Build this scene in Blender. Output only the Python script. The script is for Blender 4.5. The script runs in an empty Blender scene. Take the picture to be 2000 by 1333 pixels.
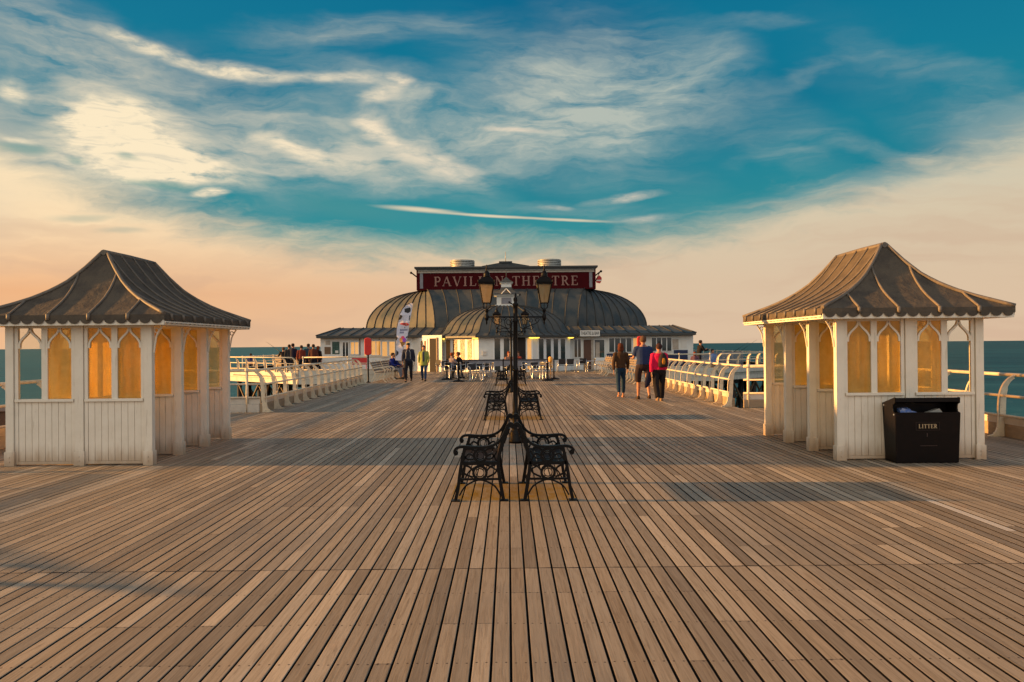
import bpy, bmesh, math, random
from mathutils import Vector, Matrix, Euler
random.seed(7)
sc = bpy.context.scene
C = bpy.context.collection
PI = math.pi
rad = math.radians

# ------------------------------------------------------------------ camera
F = 1600.0                       # focal length in pixels of the 2000 px wide photograph
cam = bpy.data.cameras.new('camera'); camo = bpy.data.objects.new('camera', cam); C.objects.link(camo)
cam.sensor_width = 36.0; cam.lens = 36.0 * F / 2000.0; cam.clip_start = 0.05; cam.clip_end = 90000
camo.location = (0, 0, 1.65)
CAMR = Matrix.Rotation(-math.atan(7 / F), 3, 'Z') @ Matrix.Rotation(PI / 2 + math.atan(7.5 / F), 3, 'X') @ Matrix.Rotation(-0.0085, 3, 'Z')
camo.rotation_euler = CAMR.to_euler()
sc.camera = camo
EYE = Vector((0, 0, 1.65))

def ray(px, py):
    return (CAMR @ Vector(((px - 1000) / F, -(py - 666.5) / F, -1.0))).normalized()
def G(px, py, z=0.0):            # point of the plane at height z
    d = ray(px, py); return EYE + d * ((z - EYE.z) / d.z)
def at(px, py, Y):               # point at depth Y
    d = ray(px, py); return EYE + d * (Y / d.y)
def AE(px, py):                  # azimuth, elevation in degrees
    d = ray(px, py); return math.degrees(math.atan2(d.x, d.y)), math.degrees(math.asin(d.z))

# ------------------------------------------------------------------ sun and exposure
SUN_EL = rad(10.0)
SUN_DIR = Vector((-1.0, 0.045, 0)).normalized() * math.cos(SUN_EL) + Vector((0, 0, math.sin(SUN_EL)))
sl = bpy.data.lights.new('sun', 'SUN'); so = bpy.data.objects.new('sun', sl); C.objects.link(so)
sl.energy = 5.0; sl.angle = rad(1.2); sl.color = (1.0, 0.50, 0.15)
so.rotation_euler = SUN_DIR.to_track_quat('Z', 'Y').to_euler()
sc.view_settings.view_transform = 'Standard'; sc.view_settings.look = 'None'
sc.view_settings.gamma = 1.0; sc.view_settings.exposure = 1.24
sc.cycles.max_bounces = 7; sc.cycles.transparent_max_bounces = 12
sc.cycles.diffuse_bounces = 4; sc.cycles.sample_clamp_indirect = 4.0; sc.cycles.sample_clamp_direct = 12.0
sc.cycles.caustics_reflective = False; sc.cycles.caustics_refractive = False

# ------------------------------------------------------------------ node helper
class NT:
    def __init__(s, tree):
        s.t = tree; s.n = tree.nodes; s.l = tree.links
    def node(s, typ, **kw):
        n = s.n.new(typ)
        for k, v in kw.items(): setattr(n, k, v)
        return n
    def put(s, sock, v):
        if v is None: return
        if isinstance(v, bpy.types.NodeSocket): s.l.new(v, sock)
        else:
            if isinstance(v, (tuple, list)) and sock.type == 'RGBA' and len(v) == 3: v = (*v, 1)
            sock.default_value = v
    def m(s, op, a, b=None, c=None, clamp=False):
        n = s.node('ShaderNodeMath', operation=op, use_clamp=clamp)
        for i, v in enumerate((a, b, c)):
            if v is not None: s.put(n.inputs[i], v)
        return n.outputs[0]
    def vm(s, op, a, b=None):
        n = s.node('ShaderNodeVectorMath', operation=op)
        s.put(n.inputs[0], a)
        if b is not None: s.put(n.inputs[1], b)
        return n.outputs['Value'] if op in ('LENGTH', 'DOT_PRODUCT', 'DISTANCE') else n.outputs[0]
    def mix(s, f, a, b, mode='MIX'):
        n = s.node('ShaderNodeMix', data_type='RGBA', blend_type=mode)
        s.put(n.inputs[0], f); s.put(n.inputs[6], a); s.put(n.inputs[7], b)
        return n.outputs[2]
    def ramp(s, f, stops, interp='LINEAR'):
        n = s.node('ShaderNodeValToRGB'); r = n.color_ramp; r.interpolation = interp
        while len(r.elements) < len(stops): r.elements.new(0.5)
        for e, (p, c) in zip(r.elements, stops):
            e.position = p; e.color = (*c, 1) if len(c) == 3 else c
        s.put(n.inputs[0], f); return n.outputs[0]
    def ss(s, v, a, b, lo=0.0, hi=1.0):
        n = s.node('ShaderNodeMapRange', interpolation_type='SMOOTHSTEP')
        s.put(n.inputs[0], v)
        for i, x in ((1, a), (2, b), (3, lo), (4, hi)): s.put(n.inputs[i], x)
        return n.outputs[0]
    def lin(s, v, a, b, lo=0.0, hi=1.0):
        n = s.node('ShaderNodeMapRange'); s.put(n.inputs[0], v)
        for i, x in ((1, a), (2, b), (3, lo), (4, hi)): s.put(n.inputs[i], x)
        return n.outputs[0]
    def xyz(s, v):
        n = s.node('ShaderNodeSeparateXYZ'); s.put(n.inputs[0], v); return n.outputs
    def comb(s, x=0.0, y=0.0, z=0.0):
        n = s.node('ShaderNodeCombineXYZ')
        for i, v in enumerate((x, y, z)): s.put(n.inputs[i], v)
        return n.outputs[0]
    def noise(s, vec, scale=1.0, detail=4.0, rough=0.5, color=False, dist=0.0):
        n = s.node('ShaderNodeTexNoise')
        s.put(n.inputs['Vector'], vec); s.put(n.inputs['Scale'], scale); s.put(n.inputs['Detail'], detail)
        s.put(n.inputs['Roughness'], rough); s.put(n.inputs['Distortion'], dist)
        return n.outputs['Color' if color else 'Fac']
    def white(s, vec):
        n = s.node('ShaderNodeTexWhiteNoise', noise_dimensions='3D'); s.put(n.inputs['Vector'], vec)
        return n.outputs['Value']

# ------------------------------------------------------------------ sky
w = bpy.data.worlds.new('World'); sc.world = w; w.use_nodes = True
T = NT(w.node_tree); T.n.clear()
gen = T.node('ShaderNodeTexCoord').outputs['Generated']
x, y, z = T.xyz(T.vm('NORMALIZE', gen))[:3]
az = T.m('MULTIPLY', T.m('ARCTAN2', x, y), 180 / PI)
el = T.m('MULTIPLY', T.m('ARCSINE', z), 180 / PI)
elp = T.m('MAXIMUM', el, 0.0)
ae = T.comb(az, elp, 0.0)
# warps: a broad one and a fine one so that clouds get feathered edges
nz = T.noise(T.vm('MULTIPLY', ae, (0.055, 0.13, 1)), 1.0, 5, 0.55, True)
nz2 = T.noise(T.vm('MULTIPLY', ae, (0.25, 0.75, 1)), 1.0, 4, 0.6, True)
wv = T.vm('ADD', T.vm('MULTIPLY', T.vm('SUBTRACT', nz, (0.5, 0.5, 0.5)), (13, 6.5, 0)),
          T.vm('MULTIPLY', T.vm('SUBTRACT', nz2, (0.5, 0.5, 0.5)), (2.4, 1.1, 0)))
wp = T.vm('ADD', ae, wv)
fine = T.vm('ADD', ae, T.vm('SCALE', wv, None))
fine.node.inputs[1].links[0].from_node.inputs['Scale'].default_value = 0.42

def blob(px0, py0, px1, py1, wd, coord, soft=1.0):
    a0, e0 = AE(px0, py0); a1, e1 = AE(px1, py1)
    L = math.hypot(a1 - a0, e1 - e0) / 2; ang = math.atan2(e1 - e0, a1 - a0)
    n = T.node('ShaderNodeMapping', vector_type='TEXTURE')
    T.put(n.inputs['Vector'], coord)
    n.inputs['Location'].default_value = ((a0 + a1) / 2, (e0 + e1) / 2, 0)
    n.inputs['Rotation'].default_value = (0, 0, ang)
    wdeg = wd / 28.0
    n.inputs['Scale'].default_value = (L + wdeg, wdeg, 1)
    d = T.vm('LENGTH', n.outputs[0])
    return T.ss(d, 1.25 * soft, 0.15, 0.0, 1.0)

def fieldof(blobs, coord):
    acc = None
    for b in blobs:
        v = T.m('MULTIPLY', blob(*b[:5], coord), b[5])
        acc = v if acc is None else T.m('ADD', acc, v)
    return acc

fib = T.noise(T.vm('MULTIPLY', wp, (0.16, 0.75, 1)), 1.0, 7, 0.62)           # fibrous streaks
fib2 = T.noise(T.vm('MULTIPLY', fine, (0.5, 1.5, 1)), 1.0, 6, 0.6)
fib3 = T.noise(T.vm('MULTIPLY', fine, (0.30, 1.5, 1)), 1.0, 7, 0.64, dist=1.2)
# base gradient: deep blue overhead, teal lower down
blue = T.ramp(T.m('DIVIDE', elp, 60.0), [(0.0, (0.055, 0.28, 0.29)), (0.12, (0.035, 0.27, 0.29)), (0.20, (0.008, 0.22, 0.285)),
      (0.30, (0.002, 0.185, 0.285)), (0.42, (0.001, 0.14, 0.26)), (1.0, (0.005, 0.06, 0.14))])
nish = T.node('ShaderNodeTexSky', sky_type='NISHITA'); nish.sun_disc = False
nish.sun_elevation = SUN_EL; nish.sun_rotation = math.atan2(SUN_DIR.x, SUN_DIR.y)
nc = T.vm('SCALE', nish.outputs[0], None); nc.node.inputs['Scale'].default_value = 0.10
blue = T.mix(0.04, blue, nc)
patch = T.noise(T.vm('MULTIPLY', ae, (0.03, 0.07, 1)), 1.0, 3, 0.5)
blue = T.mix(T.ss(patch, 0.42, 0.65), blue, T.mix(1.0, blue, (0.6, 0.8, 0.9), 'MULTIPLY'))
# warm low band whose upper edge dips in the middle of the view
azc = T.m('MAXIMUM', T.m('MINIMUM', T.m('ADD', az, 3.5), 37.0), -40.0)
azc = T.m('MULTIPLY', azc, T.m('SUBTRACT', 1.0, T.m('MULTIPLY', T.m('GREATER_THAN', azc, 0.0), 0.20)))
edge = T.m('ADD', 5.9, T.m('MULTIPLY', T.m('MULTIPLY', azc, azc), 0.0078))
edge = T.m('MINIMUM', edge, 13.5)
ew = T.m('ADD', el, T.m('MULTIPLY', T.m('SUBTRACT', fib, 0.5), 4.5))
ew = T.m('ADD', ew, T.m('MULTIPLY', T.m('SUBTRACT', patch, 0.5), 4.0))
band = T.ss(T.m('SUBTRACT', ew, edge), 2.2, -1.6)
leftness = T.ss(az, 14, -34)
warm = T.mix(leftness, T.ramp(T.m('DIVIDE', elp, 14.0), [(0.0, (0.68, 0.49, 0.335)), (0.3, (0.66, 0.50, 0.345)), (0.6, (0.64, 0.54, 0.385)), (1.0, (0.58, 0.56, 0.43))]),
             T.ramp(T.m('DIVIDE', elp, 14.0), [(0.0, (0.80, 0.47, 0.26)), (0.25, (0.82, 0.44, 0.22)), (0.55, (0.92, 0.69, 0.43)), (1.0, (0.90, 0.75, 0.50))]))
pk = T.ss(T.noise(T.vm('MULTIPLY', wp, (0.05, 0.5, 1)), 1.0, 4, 0.5), 0.45, 0.68)
warm = T.mix(T.m('MULTIPLY', pk, 0.35), warm, (0.55, 0.36, 0.25))
col = T.mix(band, blue, warm)
# thin grey-cream veils
veils = [(60, 30, 300, 120, 70, .45), (560, 120, 900, 230, 50, .35), (700, 350, 1000, 370, 30, .3), (380, 120, 560, 200, 60, .35), (250, 180, 520, 330, 110, .6), (500, 240, 760, 310, 60, .5), (640, 200, 900, 300, 70, .5), (960, 230, 1330, 150, 120, .62), (760, 300, 1250, 250, 70, .45), (1150, 60, 1480, 230, 110, .32), (520, 60, 900, 30, 45, .38), (0, 60, 180, 260, 120, .5),
         (1860, 230, 2050, 210, 60, .38), (1500, 170, 1720, 70, 16, .16), (1690, 60, 2010, 160, 40, .20), (1500, 260, 1800, 330, 24, .22), (1380, 30, 1600, 20, 20, .2), (20, 250, 420, 300, 80, .55), (420, 290, 900, 350, 60, .55), (1430, 300, 1560, 330, 30, .2), (1650, 60, 1950, 330, 90, .06),
         (880, 400, 1300, 420, 22, .25), (930, 100, 1250, 330, 120, .3), (1400, 420, 2000, 330, 40, .2), (-500, 100, -200, 300, 200, .5), (2300, 200, 2700, 300, 160, .5)]
vf = T.m('MULTIPLY', fieldof(veils, wp), T.m('MULTIPLY', T.lin(fib, 0.32, 0.66, 0.15, 1.25), T.lin(fib3, 0.3, 0.65, 0.86, 1.1)), clamp=True)
vcol = T.mix(leftness, (0.42, 0.47, 0.42), (0.55, 0.52, 0.42))
col = T.mix(vf, col, vcol)
# bright sunlit clouds
bright = [(200, 55, 420, 125, 17, .75), (400, 120, 560, 155, 17, .85), (540, 150, 760, 165, 13, .6), (755, 162, 785, 165, 12, .85), (700, 200, 765, 180, 18, .8), (695, 235, 760, 270, 24, .95),
          (760, 285, 930, 345, 34, .75), (150, 240, 300, 215, 45, .85), (130, 300, 330, 290, 70, 1.0), (180, 225, 300, 330, 75, .8), (330, 330, 470, 350, 40, .6), (240, 345, 380, 330, 35, .8), (500, 265, 620, 310, 22, .9), (600, 310, 720, 330, 20, .6),
          (0, 165, 20, 180, 22, .8), (0, 270, 60, 282, 8, .6), (360, 385, 420, 386, 9, .95),
          (1150, 396, 1290, 380, 10, .6), (1060, 406, 1120, 408, 6, .45), (1200, 434, 1330, 428, 9, .4), (945, 253, 1070, 260, 5, .8), (640, 230, 720, 330, 30, .3)]
bf = T.m('MULTIPLY', fieldof(bright, fine), T.m('MULTIPLY', T.lin(fib2, 0.30, 0.62, 0.2, 1.25), T.lin(fib3, 0.3, 0.6, 0.8, 1.08)), clamp=True)
bcol = T.mix(T.ss(az, 8, -25), (0.72, 0.62, 0.49), (0.92, 0.77, 0.53))
bcol = T.mix(T.ss(fib3, .5, .68), bcol, T.mix(1.0, bcol, (.80, .84, .90), 'MULTIPLY'))
col = T.mix(bf, col, bcol)
thin = [(735, 403, 900, 418, 6, 1.0), (860, 418, 1060, 428, 3.5, 1.0), (1020, 427, 1200, 434, 3.5, .9)]
fth = T.vm('ADD', ae, T.vm('SCALE', wv, None)); fth.node.inputs[1].links[0].from_node.inputs['Scale'].default_value = 0.06
col = T.mix(T.m('MULTIPLY', fieldof(thin, fth), 0.85, clamp=True), col, (0.80, 0.66, 0.45))
dark = [(230, 365, 370, 378, 9, .75), (130, 320, 150, 322, 9, .5), (100, 424, 220, 424, 8, .35), (190, 450, 290, 450, 7, .3), (230, 312, 250, 318, 9, .5), (0, 290, 90, 300, 12, .6), (560, 385, 800, 430, 26, .35)]
col = T.mix(T.m('MULTIPLY', fieldof(dark, fine), 1.0, clamp=True), col, (0.10, 0.29, 0.28))
# unseen sky overhead and behind the viewer, brightened as added fill light
back = T.m('MAXIMUM', T.ss(el, 27, 48), T.m('MULTIPLY', T.ss(az, 45, 100), T.ss(el, -2, 3)))
pale = T.mix(T.ss(T.noise(T.vm('MULTIPLY', gen, (2.5, 2.5, 5)), 1.0, 5, .6), .35, .65), (.17, .20, .25), (.27, .28, .30))
col = T.mix(back, col, pale)
behind = T.m('MULTIPLY', T.ss(T.m('ABSOLUTE', az), 95, 150), T.m('MULTIPLY', T.ss(el, -1, 4), T.ss(el, 65, 35)))
col = T.mix(behind, col, T.mix(T.ss(az, -30, 60), (1.22, 1.05, .82), (.92, .99, 1.06)))
below = T.ss(el, -0.5, -3.0)
col = T.mix(below, col, (0.05, 0.10, 0.12))
bg = T.node('ShaderNodeBackground'); T.put(bg.inputs[0], col); bg.inputs[1].default_value = 0.45
out = T.node('ShaderNodeOutputWorld'); T.l.new(bg.outputs[0], out.inputs[0])
w.cycles.sampling_method = 'MANUAL'; w.cycles.sample_map_resolution = 512

# ------------------------------------------------------------------ materials
def mat(name, base=(.5, .5, .5), rough=.6, metal=0.0, var=0.0, var_scale=3.0, var_col=None, bump=0.0, bump_scale=30.0, spec=0.4, stretch=(1, 1, 1), emit=None, stain=None, rnd=0.0, grime=False):
    m = bpy.data.materials.new(name); m.use_nodes = True
    t = NT(m.node_tree); p = t.n['Principled BSDF']
    tc = t.node('ShaderNodeTexCoord').outputs['Object']
    v = t.vm('MULTIPLY', tc, stretch)
    c = base
    if var > 0:
        f = t.ss(t.noise(v, var_scale, 6, 0.62), 0.38, 0.68)
        c = t.mix(t.m('MULTIPLY', f, var), base, var_col or tuple(q * 0.55 for q in base))
    if stain:                                            # (colour, scale, threshold) blotches of dirt or rust
        f2 = t.ss(t.noise(v, stain[1], 7, 0.7), stain[2], stain[2] + 0.10)
        c = t.mix(f2, c, stain[0])
    if grime:                                            # splashed dirt and rust above the deck, runs down the boards
        zz = t.xyz(tc)[2]; g1 = t.noise(t.vm('MULTIPLY', tc, (9, 9, 1.6)), 1.0, 6, .65)
        c = t.mix(t.m('MULTIPLY', t.ss(t.m('ADD', zz, t.m('MULTIPLY', g1, .35)), .50, .16), .75), c, (.36, .22, .11))
        c = t.mix(t.ss(t.noise(t.vm('MULTIPLY', tc, (26, 26, 2.2)), 1.0, 5, .6), .60, .72, 0, .40), c, (.40, .31, .21))
        c = t.mix(t.ss(t.noise(tc, 42, 5, .7), .69, .73, 0, .8), c, (.20, .13, .08))
    if rnd:
        oi = t.node('ShaderNodeObjectInfo').outputs['Random']
        c = t.mix(t.m('MULTIPLY', oi, rnd), c, tuple(q * 0.5 for q in base))
    t.put(p.inputs['Base Color'], c)
    p.inputs['Roughness'].default_value = rough; p.inputs['Metallic'].default_value = metal
    p.inputs['Specular IOR Level'].default_value = spec
    if emit:
        p.inputs['Emission Color'].default_value = (*emit[0], 1); p.inputs['Emission Strength'].default_value = emit[1]
    if bump:
        b = t.node('ShaderNodeBump'); b.inputs['Strength'].default_value = bump; b.inputs['Distance'].default_value = 0.02
        t.put(b.inputs['Height'], t.noise(v, bump_scale, 5, 0.6)); t.put(p.inputs['Normal'], b.outputs[0])
    return m

M = {}
M['white'] = mat('cream_paint', (.78, .71, .59), .5, grime=True, var=.3, var_scale=5, var_col=(.62, .54, .42), stain=((.30, .20, .11), 9, .70), bump=.12, bump_scale=60)
M['rail'] = mat('rail_paint', (.72, .61, .44), .45, var=.5, var_scale=9, var_col=(.46, .36, .26), stain=((.22, .10, .04), 16, .61), bump=.15, bump_scale=60)
M['lead'] = mat('lead_roof', (.105, .084, .062), .8, var=.8, var_scale=4, var_col=(.06, .05, .042), stain=((.22, .20, .17), 30, .64), bump=.9, bump_scale=9, spec=.2)
M['leadroll'] = mat('lead_roll', (.16, .13, .10), .65, var=.6, var_scale=8, bump=.25, bump_scale=25, spec=.5)
M['zinc'] = mat('seamed_roof_metal', (.098, .096, .088), .6, metal=.0, var=.85, var_scale=.9, var_col=(.036, .056, .068), bump=.3, bump_scale=3, spec=.12)
M['zincseam'] = mat('roof_seam_metal', (.045, .045, .042), .5)
M['iron'] = mat('cast_iron', (.004, .0035, .0035), .42, var=.4, var_scale=20, var_col=(.010, .006, .005), bump=.2, bump_scale=70, spec=.16)
M['black'] = mat('black_paint', (.005, .004, .004), .4, var=.4, var_scale=12, var_col=(.010, .006, .006), spec=.12, stain=((.05, .045, .04), 38, .735))
M['wood'] = mat('weathered_slat', (.22, .17, .12), .65, var=.6, var_scale=6, stretch=(1, 6, 6), bump=.3, bump_scale=30, var_col=(.11, .08, .06))
M['benchwood'] = mat('dark_slat', (.016, .010, .008), .6, var=.4, var_scale=8, bump=.2, spec=.15)
M['kerb'] = mat('kerb_timber', (.36, .26, .16), .6, var=.6, var_scale=2, stretch=(1, 1, 4), var_col=(.20, .14, .09), bump=.3, bump_scale=20)
M['kerbwhite'] = mat('painted_kerb', (.58, .52, .44), .55, var=.5, var_scale=3, var_col=(.38, .32, .25), stain=((.22, .10, .04), 10, .66), bump=.2)
M['alu'] = mat('brushed_metal', (.62, .62, .62), .28, metal=.9)
M['weave'] = mat('dark_weave', (.018, .016, .018), .6, bump=.4, bump_scale=90)
M['wall'] = mat('painted_wall', (.68, .68, .64), .55, var=.35, var_scale=1.5, var_col=(.42, .42, .40), bump=.08)
M['winframe'] = mat('window_frame_paint', (.72, .72, .69), .45)
M['pane'] = mat('window_pane', (.025, .035, .035), .06, spec=.9, var=.5, var_scale=.8, var_col=(.06, .055, .045))
M['glowpane'] = mat('sunglow_pane', (.42, .36, .26), .2, spec=.7, var=.7, var_scale=1.2, var_col=(.12, .09, .06), emit=((1.0, .42, .06), .26))  # emission put in to imitate golden sun glow on the windows
M['sunpane'] = mat('sunlit_pane', (.26, .14, .045), .15, spec=.8, var=.7, var_scale=1.5, var_col=(.07, .05, .03))  # pane copy with golden evening light painted into its colour
M['void'] = mat('dark_doorway', (.012, .009, .008), .8)
M['doorwood'] = mat('brown_door', (.10, .04, .02), .5, var=.5, var_scale=4, stretch=(6, 1, 1))
M['signred'] = mat('sign_red', (.060, .001, .003), .6, spec=.08, var=.4, var_scale=1.5, var_col=(.040, .0006, .002))
M['signletter'] = mat('sign_letter', (.30, .15, .115), .5, var=.3, var_scale=5)
M['signwhite'] = mat('sign_white', (.62, .60, .55), .5)
M['signblack'] = mat('sign_black', (.01, .01, .01), .5)
M['navy'] = mat('navy_panel', (.008, .018, .065), .5)
M['green'] = mat('notice_green', (.012, .05, .04), .35, var=.7, var_scale=9, var_col=(.05, .12, .10))
M['redbox'] = mat('red_plastic', (.62, .02, .012), .35)
M['gold'] = mat('gold_lettering', (.50, .38, .22), .45)
M['lampglow'] = mat('lamp_glow', (.8, .6, .1), .5, emit=((1.0, .62, .08), 0.9))
M['pile'] = mat('wet_pile', (.014, .010, .008), .55, var=.6, var_scale=2, var_col=(.05, .035, .02))
M['brace'] = mat('rusty_brace', (.16, .09, .045), .6, var=.6, var_scale=2)
M['flag'] = mat('flag_white', (.60, .58, .66), .7)
M['flagblack'] = mat('flag_black', (.02, .018, .02), .7)
M['flagred'] = mat('flag_red', (.45, .03, .03), .7)
M['flagblue'] = mat('flag_blue', (.06, .07, .18), .7)
M['flagpurple'] = mat('flag_purple', (.30, .08, .50), .7)
M['flagpink'] = mat('flag_pink', (.75, .08, .15), .7)
M['flagorange'] = mat('flag_orange', (.75, .36, .08), .7)
M['flagcone'] = mat('flag_cone', (.34, .17, .05), .7)
M['stone'] = mat('painted_iron_cream', (.42, .36, .29), .5, var=.5, var_scale=6, var_col=(.22, .17, .13))
M['blueplastic'] = mat('blue_carton', (.05, .13, .42), .4, var=.6, var_scale=30, var_col=(.45, .48, .5))
M['greycard'] = mat('grey_card', (.28, .28, .26), .7)
M['louvre'] = mat('vent_metal', (.42, .42, .38), .45, metal=.3)
M['storage'] = mat('dark_brown_box', (.06, .035, .028), .5, var=.4, var_scale=3)
M['gapshade'] = mat('gap_shade_dark', (.010, .008, .007), .9)  # near-black colour stands in for shade in the gaps between boards
M['counter'] = mat('grey_counter', (.24, .23, .25), .6, var=.4, var_scale=5)
M['countertop'] = mat('slate_top', (.035, .035, .045), .4)
M['smallred'] = mat('red_sign', (.5, .03, .03), .5)

def glassmat(name, tint, amber):
    m = bpy.data.materials.new(name); m.use_nodes = True
    t = NT(m.node_tree); t.n.clear(); o = t.node('ShaderNodeOutputMaterial')
    tc = t.node('ShaderNodeTexCoord').outputs['Object']
    tr = t.node('ShaderNodeBsdfTransparent'); tr.inputs[0].default_value = (*tint, 1)
    gl = t.node('ShaderNodeBsdfGlossy'); gl.inputs['Roughness'].default_value = .08; gl.inputs[0].default_value = (.8, .8, .8, 1)
    fr = t.node('ShaderNodeFresnel'); fr.inputs[0].default_value = 1.35
    s1 = t.node('ShaderNodeMixShader')
    if amber:                                            # salt-hazed, yellowed sheet: scatters the light that falls on it and lets some through
        tl = t.node('ShaderNodeBsdfTranslucent')
        c = t.mix(t.ss(t.noise(t.vm('MULTIPLY', tc, (6, 6, 1.2)), 1.0, 5, .6), .35, .7), amber[0], amber[1])
        t.put(tl.inputs[0], c)
        df = t.node('ShaderNodeBsdfDiffuse'); t.put(df.inputs[0], c)
        a = t.node('ShaderNodeMixShader'); a.inputs[0].default_value = .2
        t.l.new(tl.outputs[0], a.inputs[1]); t.l.new(df.outputs[0], a.inputs[2])
        b = t.node('ShaderNodeMixShader')
        t.put(b.inputs[0], t.lin(t.noise(tc, 5, 4, .6), .3, .7, amber[2], amber[2] - .18))
        t.l.new(tr.outputs[0], b.inputs[1]); t.l.new(a.outputs[0], b.inputs[2])
        body = b.outputs[0]
    else:
        df = t.node('ShaderNodeBsdfDiffuse'); df.inputs[0].default_value = (.6, .58, .5, 1)
        b = t.node('ShaderNodeMixShader')
        t.put(b.inputs[0], t.ss(t.noise(tc, 14, 6, .7), .62, .8, .02, .30))
        t.l.new(tr.outputs[0], b.inputs[1]); t.l.new(df.outputs[0], b.inputs[2]); body = b.outputs[0]
    t.put(s1.inputs[0], t.m('MULTIPLY', fr.outputs[0], .6)); t.l.new(body, s1.inputs[1]); t.l.new(gl.outputs[0], s1.inputs[2])
    t.l.new(s1.outputs[0], o.inputs[0]); return m
M['glass'] = glassmat('clear_glass', (.93, .95, .93), None)
M['amber'] = glassmat('amber_glass', (1.0, .88, .55), ((1.0, .86, .44), (.95, .70, .22), .60))
M['hazed'] = glassmat('hazed_glass', (1.0, .92, .70), ((.92, .80, .52), (.86, .68, .36), .58))
M['lantern'] = glassmat('lantern_glass', (1.0, .93, .78), ((.80, .66, .44), (.76, .55, .30), .78))

# ------------------------------------------------------------------ mesh builder
class MB:
    def __init__(s): s.v = []; s.f = []; s.mi = []; s.sm = []
    def add(s, verts, faces, mi=0, smooth=False):
        o = len(s.v); s.v += [Vector(v) for v in verts]
        for f in faces: s.f.append([i + o for i in f]); s.mi.append(mi); s.sm.append(smooth)
        return s
    def box(s, x0, x1, y0, y1, z0, z1, mi=0):
        V = [(x, y, z) for x in (x0, x1) for y in (y0, y1) for z in (z0, z1)]
        return s.add(V, [(0, 1, 3, 2), (4, 6, 7, 5), (0, 4, 5, 1), (2, 3, 7, 6), (0, 2, 6, 4), (1, 5, 7, 3)], mi)
    def obox(s, c, ax, ay, az, mi=0):                    # centre and three half-axis vectors
        c, ax, ay, az = map(Vector, (c, ax, ay, az))
        V = [c + ax * i + ay * j + az * k for i in (-1, 1) for j in (-1, 1) for k in (-1, 1)]
        return s.add(V, [(0, 1, 3, 2), (4, 6, 7, 5), (0, 4, 5, 1), (2, 3, 7, 6), (0, 2, 6, 4), (1, 5, 7, 3)], mi)
    def bar(s, a, b, wx, wy, mi=0, up=(0, 0, 1)):        # rectangular bar a-b
        a, b = Vector(a), Vector(b); d = (b - a).normalized(); up = Vector(up)
        if abs(d.dot(up)) > .98: up = Vector((0, 1, 0))
        sx = d.cross(up).normalized(); sy = sx.cross(d)
        return s.obox((a + b) / 2, d * ((b - a).length / 2), sx * wx / 2, sy * wy / 2, mi)
    def tube(s, pts, r, n=8, mi=0, smooth=True, closed=False, sq=(1, 1)):
        pts = [Vector(p) for p in pts]; N = len(pts)
        if not hasattr(r, '__len__'): r = [r] * N
        V = []; prev = None
        for i, p in enumerate(pts):
            if closed: d = pts[(i + 1) % N] - pts[i - 1]
            else: d = pts[min(i + 1, N - 1)] - pts[max(i - 1, 0)]
            d = d.normalized() if d.length > 1e-9 else Vector((0, 0, 1))
            if prev is None:
                u = Vector((0, 0, 1)) if abs(d.z) < .9 else Vector((0, 1, 0))
                a = d.cross(u).normalized()
            else:
                a = prev - d * prev.dot(d); a = a.normalized() if a.length > 1e-6 else d.orthogonal().normalized()
            prev = a; b = d.cross(a)
            V += [p + (a * math.cos(2 * PI * k / n) * sq[0] + b * math.sin(2 * PI * k / n) * sq[1]) * r[i] for k in range(n)]
        Fs = []
        for i in range(N if closed else N - 1):
            j = (i + 1) % N
            Fs += [(i * n + k, i * n + (k + 1) % n, j * n + (k + 1) % n, j * n + k) for k in range(n)]
        s.add(V, Fs, mi, smooth)
        if not closed: s.add([], [], mi); o = len(s.v) - N * n; s.f += [[o + k for k in range(n)][::-1], [o + (N - 1) * n + k for k in range(n)]]; s.mi += [mi, mi]; s.sm += [False, False]
        return s
    def lathe(s, prof, c=(0, 0, 0), n=16, mi=0, smooth=True, sq=(1, 1)):
        V = [(c[0] + r * math.cos(2 * PI * k / n) * sq[0], c[1] + r * math.sin(2 * PI * k / n) * sq[1], c[2] + z) for r, z in prof for k in range(n)]
        Fs = [(i * n + k, i * n + (k + 1) % n, (i + 1) * n + (k + 1) % n, (i + 1) * n + k) for i in range(len(prof) - 1) for k in range(n)]
        Fs += [tuple(range(n))[::-1], tuple((len(prof) - 1) * n + k for k in range(n))]
        return s.add(V, Fs, mi, smooth)
    def rings(s, rings, mi=0, smooth=True, caps=True, close=True):
        n = len(rings[0]); V = [p for r in rings for p in r]
        Fs = [(i * n + k, i * n + (k + 1) % n, (i + 1) * n + (k + 1) % n, (i + 1) * n + k) for i in range(len(rings) - 1) for k in range(n if close else n - 1)]
        if caps and close: Fs += [tuple(range(n))[::-1], tuple((len(rings) - 1) * n + k for k in range(n))]
        return s.add(V, Fs, mi, smooth)
    def ball(s, c, rx, ry=None, rz=None, n=12, m=8, mi=0):
        ry = ry or rx; rz = rz or rx
        prof = [(max(math.sin(PI * i / m), .02), -math.cos(PI * i / m)) for i in range(m + 1)]
        V = [(c[0] + rx * r * math.cos(2 * PI * k / n), c[1] + ry * r * math.sin(2 * PI * k / n), c[2] + rz * z) for r, z in prof for k in range(n)]
        Fs = [(i * n + k, i * n + (k + 1) % n, (i + 1) * n + (k + 1) % n, (i + 1) * n + k) for i in range(m) for k in range(n)]
        Fs += [tuple(range(n))[::-1], tuple(m * n + k for k in range(n))]
        return s.add(V, Fs, mi, True)
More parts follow.
